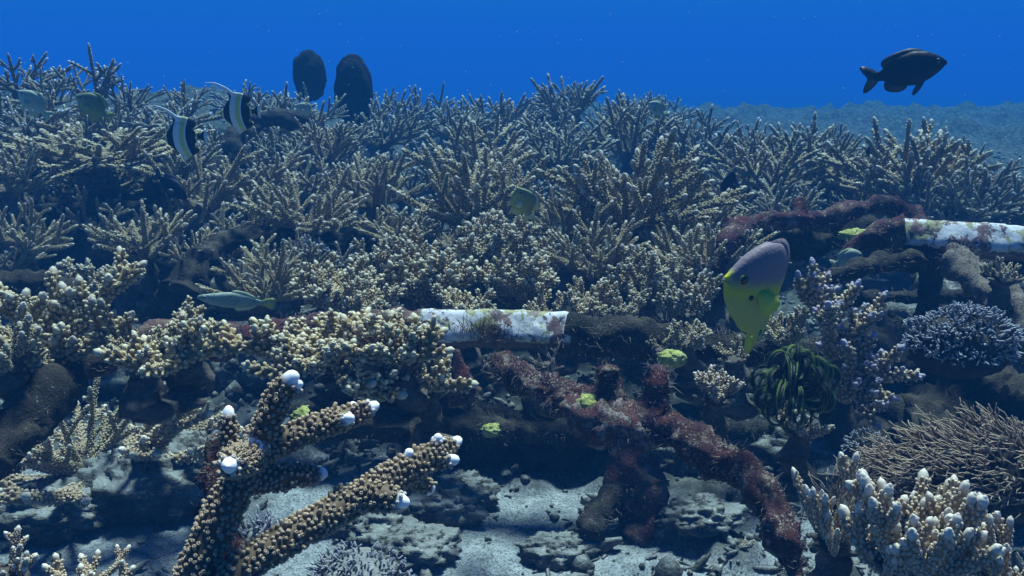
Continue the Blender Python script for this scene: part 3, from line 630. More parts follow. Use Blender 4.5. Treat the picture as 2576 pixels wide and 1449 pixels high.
gp = W(1300, 1000, 1.35); gp[2] = GZ(gp[0], gp[1])
F1 = thing('coral_frame', gp, 'front encrusted pipe frame with the white bare pipe section in the middle of the picture', 'frame')
bar(F1, 'rail', [(120, 915, 1.24, .026), (300, 880, 1.27, .025), (420, 862, 1.3, .024), (650, 845, 1.36, .024), (880, 815, 1.4, .026), (1040, 824, 1.4, .030), (1078, 826, 1.4, .031)], 'crust', tuft=2200)
bar(F1, 'rail', [(1412, 838, 1.4, .029), (1460, 846, 1.4, .031), (1600, 850, 1.4, .030), (1750, 865, 1.41, .026), (1900, 880, 1.42, .024), (2150, 890, 1.45, .02)], 'crust_dark', tuft=3800, tl=.024, lab='dark bushy rail right of the white pipe')
# white pipe section: rounded square cross-section turned to face the viewer
def white_pipe(root, pts, r):
    A_ = np.array([W(a, b_, y_) for a, b_, y_ in pts]); Q_ = resample(A_, .003); mb = MB(); T, N, B = frames(Q_); k = 40
    th = np.arange(k) * 2 * pi / k; c_, s_ = np.cos(th), np.sin(th); pw = 5; rad_ = 1 / (np.abs(np.cos(th + .62)) ** pw + np.abs(np.sin(th + .62)) ** pw) ** (1 / pw)
    up = np.array([0, 0, 1.]); fr = np.array([0, -1., 0])
    off = c_[:, None] * up + s_[:, None] * fr; V = (Q_[:, None] + off[None] * (rad_ * r)[None, :, None]).reshape(-1, 3)
    nd_ = np.tile(off, (len(Q_), 1)); V = V + nd_ * (fbm(V * 45, 4, 4) * .0016 + np.where(fbm(V * 24, 4, 8) > .25, -.0022, 0))[:, None]
    n_ = len(Q_); i = np.arange(n_ - 1)[:, None] * k; j = np.arange(k)[None]; j2 = (j + 1) % k
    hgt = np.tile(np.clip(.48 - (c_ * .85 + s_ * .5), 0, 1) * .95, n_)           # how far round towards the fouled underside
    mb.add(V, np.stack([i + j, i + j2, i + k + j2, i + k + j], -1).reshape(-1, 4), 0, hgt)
    for e in (0, n_ - 1):
        off0 = mb.n; mb.add(Q_[e:e + 1], np.zeros((0, 3)), 0, 0)
        f = np.stack([np.arange(k) + e * k, (np.arange(k) + 1) % k + e * k, np.full(k, off0)], -1); mb.face(f, 0)
    o = obj('white_pipe', mb, root, M['white']); o.location = -root.location; o['label'] = 'bare white pipe section with peeled olive and brown patches'
    return o, Q_
wp, Qw = white_pipe(F1, [(1052, 826, 1.40), (1250, 828, 1.40), (1432, 833, 1.40)], .0285)
rg = np.random.default_rng(3)
mb = MB()
for cx, n_, l_ in ((.40, 500, .024), (.27, 120, .014), (.52, 160, .014), (.62, 60, .012)):
    i0 = int(cx * len(Qw)); seg = Qw[max(0, i0 - 5):i0 + 6] + np.array([0, -.022, -.004]); P_ = seg
    k_ = rg.integers(0, len(P_), n_); p = P_[k_] + rg.normal(0, 1, (n_, 3)) * [.012, .003, .008]
    d = np.array([0, -.6, .7]) + rg.normal(0, .5, (n_, 3)); s_ = np.cross(d, rg.normal(0, 1, (n_, 3))); s_ /= np.linalg.norm(s_, axis=1)[:, None]; ln = rg.uniform(.3, 1, (n_, 1)) * l_
    m1 = p + d * ln * .5; m2 = m1 + (d + rg.normal(0, .4, (n_, 3))) * ln * .5; wd = .0006
    V = np.stack([p - s_ * wd, p + s_ * wd, m1 - s_ * wd, m1 + s_ * wd, m2], 1).reshape(-1, 3)
    mb.add(V, (np.array([[0, 1, 3], [0, 3, 2], [2, 3, 4]])[None] + (np.arange(n_) * 5)[:, None, None]).reshape(-1, 3), np.tile([0, 0, .5, .5, 1.], n_))
t_ = obj('algae_fringe', mb, wp, M['tuft_brown']); t_['kind'] = 'stuff'
bar(F1, 'leg', [(1240, 918, 1.27, .018), (1380, 985, 1.17, .022), (1540, 1040, 1.09, .022), (1680, 1085, 1.03, .020), (1830, 1165, .97, .0195), (1930, 1262, .92, .018), (1985, 1365, .88, .0175), (2020, 1500, .84, .0175), (2040, 1640, .80, .0175)], 'crust_red', tuft=5200, rs=34, rough=.0125, k=34, tl=.013, lab='thick red and purple encrusted leg curving down to the right')
bar(F1, 'stub', [(1530, 1040, 1.09, .020), (1528, 985, 1.09, .017), (1528, 925, 1.09, .011)], 'crust_red', tuft=6000, rs=55, tl=.012)
bar(F1, 'stub', [(1640, 1070, 1.05, .022), (1650, 1000, 1.06, .019), (1655, 925, 1.07, .013)], 'crust', tuft=6000, rs=55, tl=.014)
bar(F1, 'ledge', [(1420, 1020, 1.10, .016), (1500, 1060, 1.07, .028), (1590, 1075, 1.05, .026), (1640, 1075, 1.04, .018)], 'pinkish', tuft=4000, rs=60, rough=.012, tl=.010)
bar(F1, 'leg', [(1600, 1070, 1.34, .026), (1585, 1160, 1.33, .034), (1600, 1240, 1.31, .033), (1625, 1290, 1.28, .026), (1600, 1350, 1.27, .024)], 'crust', tuft=1500)
bar(F1, 'leg', [(1585, 1190, 1.33, .026), (1540, 1250, 1.29, .024), (1490, 1310, 1.25, .02), (1500, 1340, 1.22, .017)], 'crust_dark', tuft=1200)
bar(F1, 'lower_rail', [(780, 1080, 1.46, .018), (1000, 1075, 1.47, .02), (1250, 1085, 1.48, .022), (1500, 1088, 1.49, .02), (1900, 1085, 1.52, .02), (2200, 1060, 1.55, .02)], 'crust_dark', tuft=2200)
bar(F1, 'lower_rail', [(700, 1030, 1.52, .012), (1000, 1035, 1.54, .013), (1300, 1050, 1.56, .013), (1550, 1060, 1.58, .013)], 'crust_dark', tuft=1500)
bar(F1, 'leg', [(250, 890, 1.25, .024), (150, 965, 1.15, .028), (60, 1060, 1.07, .030), (-40, 1180, 1.0, .030)], 'crust_dark', tuft=1200, lab='thick dark leg running out of the left edge')
bar(F1, 'leg', [(395, 870, 1.3, .025), (440, 940, 1.27, .02), (480, 1010, 1.24, .017)], 'crust_dark', tuft=800)
bar(F1, 'leg', [(1060, 860, 1.42, .03), (1090, 900, 1.43, .035), (1180, 1000, 1.45, .02)], 'crust', tuft=1500)
bar(F1, 'post', [(2090, 890, 1.46, .022), (2100, 1000, 1.44, .026), (2110, 1160, 1.42, .03)], 'crust_dark', tuft=800)
bar(F1, 'post', [(640, 1630, .66, .016), (560, 1350, .68, .016), (555, 1160, .70, .014), (560, 1100, .71, .012)], 'crust_red', tuft=3000, rs=60, rough=.008, tl=.01, lab='red encrusted post behind the big foreground coral')

def fr(px, py, y, label):
    p = W(px, py, y); p[2] = GZ(p[0], p[1]); return thing('coral_frame', p, label, 'frame')
F2 = fr(700, 620, 2.05, 'dark arched frame bar in the left half, above the spotted fish')
bar(F2, 'rail', [(455, 740, 1.86, .04), (500, 670, 1.92, .036), (555, 618, 2.0, .03), (640, 598, 2.05, .028), (760, 600, 2.1, .028), (910, 612, 2.12, .026), (1010, 620, 2.15, .024)], 'crust_dark', tuft=900)
bar(F2, 'leg', [(470, 720, 1.9, .035), (440, 770, 1.88, .04), (420, 860, 1.86, .04)], 'crust_dark', tuft=500)
bar(F2, 'leg', [(850, 610, 2.1, .02), (850, 760, 2.1, .02)], 'crust_dark', tuft=300)
bar(F2, 'rail', [(-60, 712, 1.62, .020), (90, 712, 1.64, .022), (200, 735, 1.68, .02)], 'crust_dark', tuft=900)
F3 = fr(260, 520, 2.4, 'thin double frame bars at the left under the flat coral table')
bar(F3, 'rail', [(110, 530, 2.35, .014), (260, 524, 2.35, .015), (400, 518, 2.35, .014)], 'crust_dark', tuft=600)
bar(F3, 'rail', [(90, 500, 2.5, .013), (260, 498, 2.5, .013), (420, 494, 2.5, .012)], 'crust_dark', tuft=500)
bar(F3, 'post', [(385, 450, 2.35, .022), (405, 520, 2.35, .02), (440, 620, 2.3, .022)], 'crust_dark', tuft=500)
bar(F3, 'post', [(130, 500, 2.4, .016), (135, 640, 2.38, .02)], 'crust_dark', tuft=300)
F4 = fr(620, 400, 3.0, 'dark curved frame bar right of the striped fishes')
bar(F4, 'rail', [(535, 450, 2.85, .035), (585, 375, 2.95, .04), (625, 322, 3.05, .038), (690, 298, 3.1, .028), (770, 300, 3.15, .022)], 'crust_dark', tuft=400)
bar(F4, 'post', [(600, 360, 3.0, .035), (585, 440, 2.95, .04), (575, 520, 2.9, .05)], 'crust_dark', tuft=300)
F5 = fr(1310, 300, 4.6, 'low arched frame bar on the centre skyline')
bar(F5, 'rail', [(1215, 352, 4.4, .035), (1255, 308, 4.5, .034), (1305, 286, 4.6, .034), (1370, 286, 4.7, .04), (1450, 300, 4.7, .06)], 'crust_dark', tuft=150)
bar(F5, 'leg', [(1225, 340, 4.4, .04), (1220, 420, 4.4, .05)], 'crust_dark', tuft=100)
F6 = fr(2050, 560, 1.9, 'dark arched frame bar above the yellow-bellied fish')
bar(F6, 'rail', [(1800, 680, 1.72, .016), (1835, 605, 1.76, .018), (1890, 562, 1.82, .02), (1980, 552, 1.86, .02), (2070, 560, 1.88, .022), (2140, 535, 1.9, .02), (2215, 512, 1.92, .02), (2290, 545, 1.9, .022), (2320, 575, 1.86, .02)], 'crust', tuft=1500)
bar(F6, 'rail', [(1900, 600, 1.95, .03), (2050, 600, 1.95, .035), (2230, 600, 1.95, .035)], 'crust_dark', tuft=900)
bar(F6, 'leg', [(1825, 620, 1.75, .016), (1815, 760, 1.75, .018)], 'crust', tuft=600)
bar(F6, 'stub', [(2010, 555, 1.86, .02), (2012, 500, 1.88, .014)], 'crust', tuft=600)
F7 = fr(2400, 640, 1.6, 'right pipe frame with a white bare section at the edge of the picture')
bar(F7, 'rail', [(2120, 640, 1.66, .013), (2190, 600, 1.64, .024), (2275, 590, 1.62, .03)], 'crust', tuft=1800)
white_pipe(F7, [(2262, 592, 1.62), (2450, 604, 1.60), (2700, 618, 1.58)], .028)
bar(F7, 'rail', [(2240, 640, 1.66, .026), (2450, 655, 1.64, .03), (2700, 675, 1.62, .03)], 'crust_dark', tuft=700)
bar(F7, 'rail', [(2040, 706, 1.50, .014), (2160, 676, 1.54, .017), (2250, 655, 1.57, .017), (2350, 648, 1.6, .02)], 'crust_dark', tuft=1500)
bar(F7, 'post', [(2335, 640, 1.6, .024), (2338, 740, 1.6, .022), (2335, 880, 1.6, .022), (2335, 1000, 1.6, .03)], 'crust_dark', tuft=900)
bar(F7, 'leg', [(2400, 650, 1.55, .028), (2460, 700, 1.46, .03), (2540, 790, 1.36, .03), (2640, 920, 1.26, .03)], 'dead', tuft=2500, lab='slanting mottled leg at the right edge')
bar(F7, 'lower_rail', [(2090, 760, 1.72, .015), (2250, 745, 1.75, .015), (2500, 750, 1.75, .02)], 'crust_dark', tuft=600)

# ------------------------------------------------------------------ lumps: rocks, sponges
def lump(name, px, py, y, sx, sy, sz, mt, label, cat, seed, rough=.25, fr_=3.0, sink=.25, ground=True, n=(40, 28), flat=0, group=None, tuft=0, p=None):
    if p is None: p = W(px, py, y)
    if ground: p = np.array([p[0], p[1], GZ(p[0], p[1])])
    u = np.linspace(0, 2 * pi, n[0], endpoint=False); v = np.linspace(.02, pi - .02, n[1]); U, V_ = np.meshgrid(u, v)
    D = np.stack([np.cos(U) * np.sin(V_), np.sin(U) * np.sin(V_), np.cos(V_)], -1).reshape(-1, 3)
    r = 1 + rough * (.55 * np.abs(fbm(D * fr_ * .45 + seed, 2, seed)) + .30 * np.abs(fbm(D * fr_ * 1.5 + seed, 2, seed + 1)) + .12 * fbm(D * fr_ * 4.5, 2, seed + 2) - .35); P_ = D * r[:, None] * [sx, sy, sz]
    if flat: P_[:, 2] = np.where(P_[:, 2] < -flat * sz, -flat * sz, P_[:, 2])
    mb = MB(); k = n[0]; i = np.arange(n[1] - 1)[:, None] * k; j = np.arange(k)[None]; j2 = (j + 1) % k
    mb.add(P_, np.stack([i + j, i + k + j, i + k + j2, i + j2], -1).reshape(-1, 4))
    o = obj(name, mb, None, M[mt]); o.location = (p[0], p[1], p[2] + sz * (1 - sink) * (1 if ground else 0)); tag(o, label, cat, group); return o
lump('black_sponge', 778, 192, 4.3, .080, .05, .118, 'black', 'rounded black sponge standing against the blue water, left one of the pair', 'sponge', 3, .22, 3, 0, False)
lump('black_sponge', 890, 232, 4.0, .086, .055, .158, 'black', 'taller black sponge standing against the blue water, right one of the pair', 'sponge', 7, .2, 3, 0, False)
lump('sponge', 1484, 1028, 1.075, .020, .018, .019, 'greensponge', 'yellow-green sponge on the side of the encrusted ledge', 'sponge', 9, .42, 5, 0, False)
lump('sponge', 1690, 902, 1.25, .022, .016, .014, 'greensponge', 'small pale green sponge right of the dark stub', 'sponge', 12, .42, 5, 0, False)
lump('sponge', 2158, 592, 1.75, .040, .02, .013, 'greensponge', 'speckled green patch of sponge on the dark bar at the right', 'sponge', 14, .42, 5, 0, False)
lump('sponge', 1235, 1082, 1.465, .022, .016, .013, 'greensponge', 'yellow sponge on the low rail under the white pipe', 'sponge', 17, .42, 5, 0, False)
lump('sponge', 788, 1042, 1.2, .030, .02, .012, 'greensponge', 'yellow-green sponge behind the upright foreground branch', 'sponge', 18, .42, 5, .3, False)
lump('sponge', 60, 1240, .98, .028, .02, .014, 'greensponge', 'yellow-green sponge lying at the left edge of the sea bed', 'sponge', 19, .42, 5, .3)
rocks = [(380, 1280, 1.05, .10, .07, .05, 'turf covered boulder under the flat coral on the left'), (520, 1240, 1.12, .08, .06, .05, 'turf covered rock left of the big foreground coral'),
         (560, 960, 1.45, .12, .08, .06, 'grey rubble rock under the left front bar'), (240, 1000, 1.3, .14, .08, .05, 'grey rock behind the curved fingers on the left'),
         (1390, 1160, 1.55, .09, .07, .07, 'dark rock in the shade under the front frame'), (1200, 1150, 1.6, .10, .08, .07, 'dark lumpy rock under the middle of the front frame'),
         (1500, 1120, 1.6, .06, .05, .07, 'pale sandy rock behind the thick encrusted leg'), (1700, 1190, 1.45, .09, .06, .05, 'low dark rock right of the thick encrusted leg'),
         (1150, 1270, 1.2, .06, .045, .032, 'rough rock on the sand right of the forked branch tip'), (1100, 1310, 1.12, .07, .045, .035, 'dark hollow rock beside the forked branch'),
         (960, 1340, 1.08, .06, .05, .025, 'rough flat rock on the sand below the long branch'), (1040, 1410, 1.0, .06, .04, .022, 'pitted rock at the bottom edge left of centre'),
         (2050, 1180, 1.25, .12, .08, .05, 'brown turf rock under the feather star'), (2250, 1000, 1.45, .14, .1, .09, 'dark rock in the shade at the right'),
         (2420, 980, 1.35, .14, .1, .11, 'dark boulder under the pale fuzzy soft coral'), (2230, 760, 1.75, .10, .07, .04, 'sandy topped rock between the right frame bars'),
         (2100, 1240, 1.15, .08, .05, .04, 'pale rubble rock right of the red leg bend'), (2500, 1260, .95, .14, .1, .10, 'dark boulder under the stringy soft coral'),
         (620, 860, 1.6, .10, .07, .07, 'purple-brown rock under the spotted fish'), (330, 780, 1.7, .14, .08, .1, 'dark rock under the knobby coral at the left'),
         (100, 1330, .95, .09, .06, .03, 'rubble mound on the left sea bed'), (1760, 1360, .98, .05, .035, .02, 'little rock on the sand left of the red leg'), (1400, 1400, .98, .045, .03, .02, 'small pitted rock at the bottom centre'),
         (1650, 1330, 1.2, .05, .035, .025, 'rough rock at the foot of the thick encrusted leg'), (640, 1000, 1.35, .07, .06, .05, 'rubble rock behind the upright foreground branch')]
for k, (px, py, y, a, b_, c_, lb) in enumerate(rocks):
    p = hit(px, py, 0); lump('rock', px, py, y, a * p[1] / y, b_ * p[1] / y, c_ * p[1] / y, 'rock' if k not in (4, 5, 13, 17, 19) else 'crust_dark', lb, 'rock', 30 + k, .55, 5, .45, True, (64, 40), p=p)

# loose rubble and broken twigs, too many to count
mb = MB(); rg = np.random.default_rng(21); kv, kf, _ = ktemplate(5, [(-1, .3), (-.4, .95), (.3, .9), (.8, .4)])
N_ = 16000; ys = .6 + 4.8 * rg.random(N_) ** 2.2; xs = (rg.random(N_) * 2 - 1) * ys * .72
zs = np.array([GZ(a, b_) for a, b_ in zip(xs, ys)]); mk = np.array([fbm(np.array([[a * 2.4 + 3.1, b_ * 2.4 + 3.1, 3.1]]), 4, 5)[0] for a, b_ in zip(xs, ys)])
kp = (mk > -.35) | (rg.random(N_) < .25) | (ys > 1.6); xs, ys, zs = xs[kp], ys[kp], zs[kp]; N_ = len(xs)
sc = rg.lognormal(-5.6, .6, N_) * (1 + .5 * (ys > 1.5)); twig = rg.random(N_) < .3
E = rg.normal(0, 1, (N_, 3)); E[:, 2] *= .4; E /= np.linalg.norm(E, axis=1)[:, None]; r2 = rg.normal(0, 1, (N_, 3)); X_ = np.cross(E, r2); X_ /= np.linalg.norm(X_, axis=1)[:, None]; Y_ = np.cross(E, X_)
ll = sc * np.where(twig, 3.2, 1.0); wv = sc * np.where(twig, .8, 1.0)
jit = 1 + .35 * rg.normal(0, 1, (N_, len(kv), 1)).clip(-1, 1)
V = np.stack([xs, ys, zs + sc * .3], -1)[:, None] + (X_[:, None] * kv[None, :, 0:1] + Y_[:, None] * kv[None, :, 1:2]) * wv[:, None, None] * jit + E[:, None] * kv[None, :, 2:3] * ll[:, None, None]
mb.add(V.reshape(-1, 3), (kf[None] + (np.arange(N_) * len(kv))[:, None, None]).reshape(-1, 3)); tag(obj('coral_rubble', mb, mat=M['rock']), 'loose grey coral rubble and twigs strewn over the sea bed', 'rubble', kind='stuff')

# ------------------------------------------------------------------ feather star
m, n, b = mat('feather_star'); c = mixc(n, ramp(n, attr(n, 'tip'), [(.5, 0.0), (.72, 1.0)]), (.002, .006, .004), (.55, .85, .16)); n.links.new(c, b.inputs['Base Color']); b.inputs['Roughness'].default_value = .6; M['star'] = m
m, n, b = mat('feather_star_dark'); c = mixc(n, ramp(n, attr(n, 'tip'), [(.6, 0.0), (.8, 1.0)]), (.002, .005, .004), (.06, .16, .03)); n.links.new(c, b.inputs['Base Color']); b.inputs['Roughness'].default_value = .7; M['star_dark'] = m
fc = W(1990, 975, 1.12); FS = thing('feather_star', fc, 'black and green feather star with curled arms clinging below the yellow-bellied fish', 'feather star')
rg = np.random.default_rng(8)
for k in range(64):
    # each arm leaves the centre, then curls back at its end
    a = k * 2.399; rho = math.sqrt((k + .5) / 64)
    out = np.array([cos(a), 0, sin(a)]) ; fwd = np.array([0, -1., 0])
    Lr = .012 + .046 * rho; P_ = []; curl = rg.uniform(4.2, 6.2); sgn = rg.choice([-1, 1])
    d0 = out * (.25 + .9 * rho) + fwd * (1.15 - .85 * rho) + rg.normal(0, .25, 3); d0 /= np.linalg.norm(d0)
    p = out * .006; side = np.cross(d0, fwd if rho > .3 else np.array([sgn * 1., 0, 0])); side /= np.linalg.norm(side) + 1e-9
    L_ = rg.uniform(.085, .112); d = d0.copy(); ns = 26
    tv = np.array([0, 0, 1.]) * rg.choice([1, 1, -1]) + out * .3 + fwd * .2
    tv -= d0 * tv.dot(d0); tv /= np.linalg.norm(tv); ang = 0
    for i in range(ns):
        P_.append(p.copy()); tt = i / ns; ang += curl / ns * (.15 + 1.9 * tt ** 1.3)
        d = d0 * cos(ang) + tv * sin(ang); p = p + d * L_ / ns * (1 - .25 * tt)
    P_ = np.array(P_); mb = MB(); T, N, B = tube(mb, P_, np.linspace(.0019, .0009, ns), 5, 0)
    # pinnules: a comb on either side
    Qp = resample(P_, .0010); T, N, B = frames(Qp); nn = len(Qp)
    for s_ in (-1, 1):
        pl = .0085 * np.sin(np.linspace(.25, 2.9, nn))[:, None]
        bx = B if abs(np.dot(B[0], np.cross(d0, tv))) > .5 else N
        base_ = np.cross(d0, tv); oo = s_ * base_[None] * .75 + np.cross(base_, T) * (-.9)
        oo = oo / np.linalg.norm(oo, axis=1)[:, None]
        wv_ = T * .0006; e = Qp + oo * pl + T * .0015
        V = np.stack([Qp - wv_, Qp + wv_, e], 1).reshape(-1, 3); mb.add(V, np.arange(nn * 3).reshape(-1, 3), np.tile([0, 0, 1.], nn))
    # bright grooved inner line
    o = obj('arm', mb, FS, M['star' if k % 5 < 3 else 'star_dark'])
mb = MB(); tube(mb, [(0, .01, 0), (0, 0, 0), (0, -.01, 0)], [.01, .013, .008], 10); obj('disc', mb, FS, M['star'])

# ------------------------------------------------------------------ soft corals
def strands(name, root, c, R3, n, l, wd, mt, rg, lean, k=4, seg=5, up=.3):
    mb = MB()
    a = np.arange(n) * 2.399 + rg.normal(0, .2, n); z = 1 - (np.arange(n) + .5) / n * 1.15; r = np.sqrt(np.clip(1 - z * z, 0, 1))
    D = np.stack([np.cos(a) * r, np.sin(a) * r, z], -1)
    hm = fbm(D * 2.6 + R3[0] * 90, 2, 6)
    for i in range(n):
        if D[i][1] > .55: continue
        p = D[i] * R3 * (1 + .28 * hm[i]); d = D[i] + np.array(lean) * .7 + rg.normal(0, .2, 3); d /= np.linalg.norm(d); P_ = [p * .9]; L_ = l * rg.uniform(.6, 1.2)
        for s in range(seg): d = d + np.array(lean) * .22 + rg.normal(0, .26, 3); d /= np.linalg.norm(d); P_.append(P_[-1] + d * L_ / seg)
        tube(mb, P_, np.linspace(wd, wd * .45, seg + 1), k, np.linspace(0, 1, seg + 1))
    o = obj(name, mb, root, M[mt]); o['kind'] = 'stuff'; return o
M['strand'] = tuft_mat('brown_tentacle', (.07, .042, .028), (.36, .28, .20)); M['xenia'] = tuft_mat('pale_polyp', (.08, .08, .09), (.30, .32, .36))
def soft(px, py, y, R3, n, l, wd, mt, lean, label, seed, body='crust_dark'):
    rg = np.random.default_rng(seed); p = W(px, py, y); root = thing('soft_coral', p, label, 'soft coral')
    o = lump('body', 0, 0, 0, R3[0] * .93, R3[1] * .93, R3[2] * .93, body, None, None, seed, .2, 4, 0, False, p=np.array([0, 0, 0.])); o.parent = root
    strands('tentacles', root, p, np.array(R3), n, l, wd, mt, rg, lean); return root
soft(2450, 1200, .98, (.105, .07, .058), 1300, .042, .0013, 'strand', (-1.0, -.25, .30), 'brown stringy soft coral waving at the right edge', 4)
soft(2190, 1270, .98, (.058, .05, .04), 500, .026, .0009, 'strand', (.7, -.1, -.1), 'dull brown stringy soft coral left of the large stringy one', 5)
soft(2420, 870, 1.28, (.085, .06, .055), 1300, .012, .0022, 'xenia', (0, -.3, .2), 'pale fuzzy soft coral under the right pipe frame', 6)
soft(2180, 1130, 1.05, (.028, .02, .02), 260, .008, .0013, 'xenia', (0, -.3, .3), 'small lavender fuzzy coral right below the feather star', 7)
soft(650, 1370, .80, (.026, .02, .018), 90, .018, .0019, 'xenia', (0, -.1, .5), 'little pale fuzzy coral between the foreground branches', 8, 'rock')
soft(900, 1440, .85, (.05, .04, .02), 300, .010, .0016, 'xenia', (0, -.2, .4), 'grey fuzzy coral patch at the bottom edge below the long branch', 9, 'rock')
soft(770, 640, 2.0, (.045, .03, .035), 300, .012, .0022, 'xenia', (0, -.3, .2), 'pale tuft of soft coral under the left arched bar', 10)

# ------------------------------------------------------------------ fishes
def interp(pts, x):
    pts = np.array(pts); return np.interp(x, pts[:, 0], pts[:, 1])
def sm_interp(pts, x):
    pts = np.array(pts, float); xs = np.linspace(pts[0, 0], pts[-1, 0], 200); y = np.interp(xs, pts[:, 0], pts[:, 1])
    for _ in range(3): y2 = np.convolve(np.pad(y, 5, mode='edge'), np.ones(11) / 11, 'valid'); y2[0] = y[0]; y2[-1] = y[-1]; y = y2
    return np.interp(x, xs, y)
def fish_body(top, bot, wid, n=48, k=28, pw=2.3):
    """lofted body; x from nose (0) to the tail root (1), z up"""
    xs = (1 - np.cos(np.linspace(0, pi, n))) / 2 * (top[-1][0]); t = sm_interp(top, xs); b_ = sm_interp(bot, xs); w_ = sm_interp(wid, xs)
    th = np.arange(k) * 2 * pi / k; c_, s_ = np.cos(th), np.sin(th)
    cy = np.sign(c_) * np.abs(c_) ** (2 / pw); sz = np.sign(s_) * np.abs(s_) ** (2 / pw)
    V = np.stack([np.repeat(xs, k), (w_[:, None] * cy[None]).ravel(), ((t + b_)[:, None] / 2 + (t - b_)[:, None] / 2 * sz[None]).ravel()], -1)
    mb = MB(); i = np.arange(n - 1)[:, None] * k; j = np.arange(k)[None]; j2 = (j + 1) % k
    mb.add(V, np.stack([i + j, i + k + j, i + k + j2, i + j2], -1).reshape(-1, 4))
    for e in (0, n - 1):
        mb.face(np.array([[e * k + a, e * k + a + 1, e * k + k - a - 2, e * k + k - a - 1] for a in range(0, k // 2 - 1)]), 0)
    return mb
def fin(outline, th=.006, yofs=0, rays=0):
    """thin solid fin from an outline in x,z; thicker in the middle"""
    P_ = np.array(outline, float); c_ = P_.mean(0); n = len(P_); mb = MB()
    V = []; 
    for s in (-1, 1): V += [(x, yofs + s * th * .25, z) for x, z in P_]
    for s in (-1, 1): V.append((c_[0], yofs + s * th, c_[1]))
    F = []
    for i in range(n):
        j = (i + 1) % n; F += [(i, j, 2 * n), (n + j, n + i, 2 * n + 1), (i, n + i, n + j), (i, n + j, j)]
    mb.add(V, F); return mb
def curve(pts, k=6):
    return resample(np.array([(a, b_, 0) for a, b_ in pts]), max(.001, .02))[:, :2].tolist() if k else pts
def fish_mat(name, build):
    m, n, b = mat(name); t = nd(n, 'ShaderNodeTexCoord'); s = nd(n, 'ShaderNodeSeparateXYZ'); n.links.new(t.outputs['Object'], s.inputs[0])
    c = build(n, s.outputs[0], s.outputs[2]); n.links.new(c, b.inputs['Base Color']); b.inputs['Roughness'].default_value = .5; b.inputs['Specular IOR Level'].default_value = .12
    v = nd(n, 'ShaderNodeTexVoronoi', ins={'Scale': 42}); n.links.new(t.outputs['Object'], v.inputs['Vector']); bump(n, b, v.outputs['Distance'], .10, .005); return m
def simple(name, c, ro=.4):
    m, n, b = mat(name); b.inputs['Base Color'].default_value = (*c, 1); b.inputs['Roughness'].default_value = ro; return m
def mth(n, op, a, b_=None):
    x = nd(n, 'ShaderNodeMath', operation=op)
    for i, v in ((0, a), (1, b_)):
        if v is None: continue
        if isinstance(v, (int, float)): x.inputs[i].default_value = v
        else: n.links.new(v, x.inputs[i])
    return x.outputs[0]
M['eye'] = simple('eye_black', (.006, .006, .008), .12)
def eye(root, x, y, z, r, ring=None):
    for s in (-1, 1):
        mb = MB(); 
        if ring:
            tube(mb, [(x, s * (y - r * .3), z), (x, s * (y + r * .10), z), (x, s * (y + r * .2), z)], [r * 1.2, r * 1.17, r * .98], 20); obj('eye_ring', mb, root, ring); mb = MB()
        tube(mb, [(x, s * (y - r * .3), z), (x, s * (y + r * .2), z), (x, s * (y + r * .42), z), (x, s * (y + r * .5), z)], [r, r, r * .8, r * .4], 18); obj('eye', mb, root, M['eye'])
def place(root, pos, head, up, L):
    """nose heads along `head`; model nose at x=0, tail at +x"""
    X_ = -Vector(head).normalized(); Z_ = Vector(up); Z_ = (Z_ - X_ * Z_.dot(X_)).normalized(); Y_ = Z_.cross(X_)
    mt = Matrix((X_, Y_, Z_)).transposed().to_4x4(); root.matrix_world = Matrix.Translation(Vector(pos)) @ mt @ Matrix.Scale(L, 4)

def damsel(pos, head, up, L, bm, fm, label, deep=1.0, tailm=None, spots=False, name='damselfish', ring=None, pecs=True):
    root = thing(name, pos, label, 'fish'); q = deep
    bd = fish_body([(0, .005), (.03, .05), (.1, .125 * q), (.22, .205 * q), (.38, .245 * q), (.55, .215 * q), (.70, .125 * q), (.78, .062), (.84, .055)],
                   [(0, -.02), (.03, -.045), (.1, -.11 * q), (.22, -.18 * q), (.38, -.23 * q), (.55, -.20 * q), (.70, -.11 * q), (.78, -.058), (.84, -.055)],
                   [(0, .012), (.04, .035), (.12, .07), (.25, .095), (.4, .09), (.6, .055), (.75, .025), (.84, .014)])
    o = obj('body', bd, root, bm)
    obj('dorsal_fin', fin(curve([(.20, .17 * q), (.27, .235 * q), (.40, .285 * q), (.55, .275 * q), (.66, .25 * q), (.75, .20 * q), (.765, .14 * q), (.72, .07 * q), (.6, .11 * q), (.4, .18 * q)])), root, fm)
    obj('anal_fin', fin(curve([(.46, -.16 * q), (.52, -.25 * q), (.62, -.27 * q), (.74, -.22 * q), (.765, -.14 * q), (.72, -.07 * q), (.6, -.10 * q)])), root, fm)
    obj('tail_fin', fin(curve([(.81, .05), (.88, .115), (.97, .165), (1.02, .16), (1.0, .09), (.95, .0), (1.0, -.09), (1.02, -.16), (.97, -.165), (.88, -.115), (.81, -.05)])), root, tailm or fm)
    if q > 1.31: root.children[-1].scale = (.92, 1, .62)
    for s in (-1, 1):
        if pecs:
            pf = obj('pectoral_fin', fin(curve([(0, .02), (.08, .06), (.17, .05), (.19, -.02), (.14, -.10), (.05, -.06), (0, -.02)]), .004), root, fm)
            pf.location = (.27, s * .09, -.02); pf.rotation_euler = (s * .25, .35, s * .45)
        vf = obj('pelvic_fin', fin(curve([(0, 0), (.05, .0), (.14, -.09), (.17, -.17), (.08, -.11)]), .004), root, fm); vf.location = (.27, s * .03, -.17 * q); vf.scale = (.6, .6, .6) if q > 1.31 else (1, 1, 1)
    eye(root, .115, .063, .035, .034 if q > 1.4 else .026, ring)
    place(root, pos, head, up, L); return root
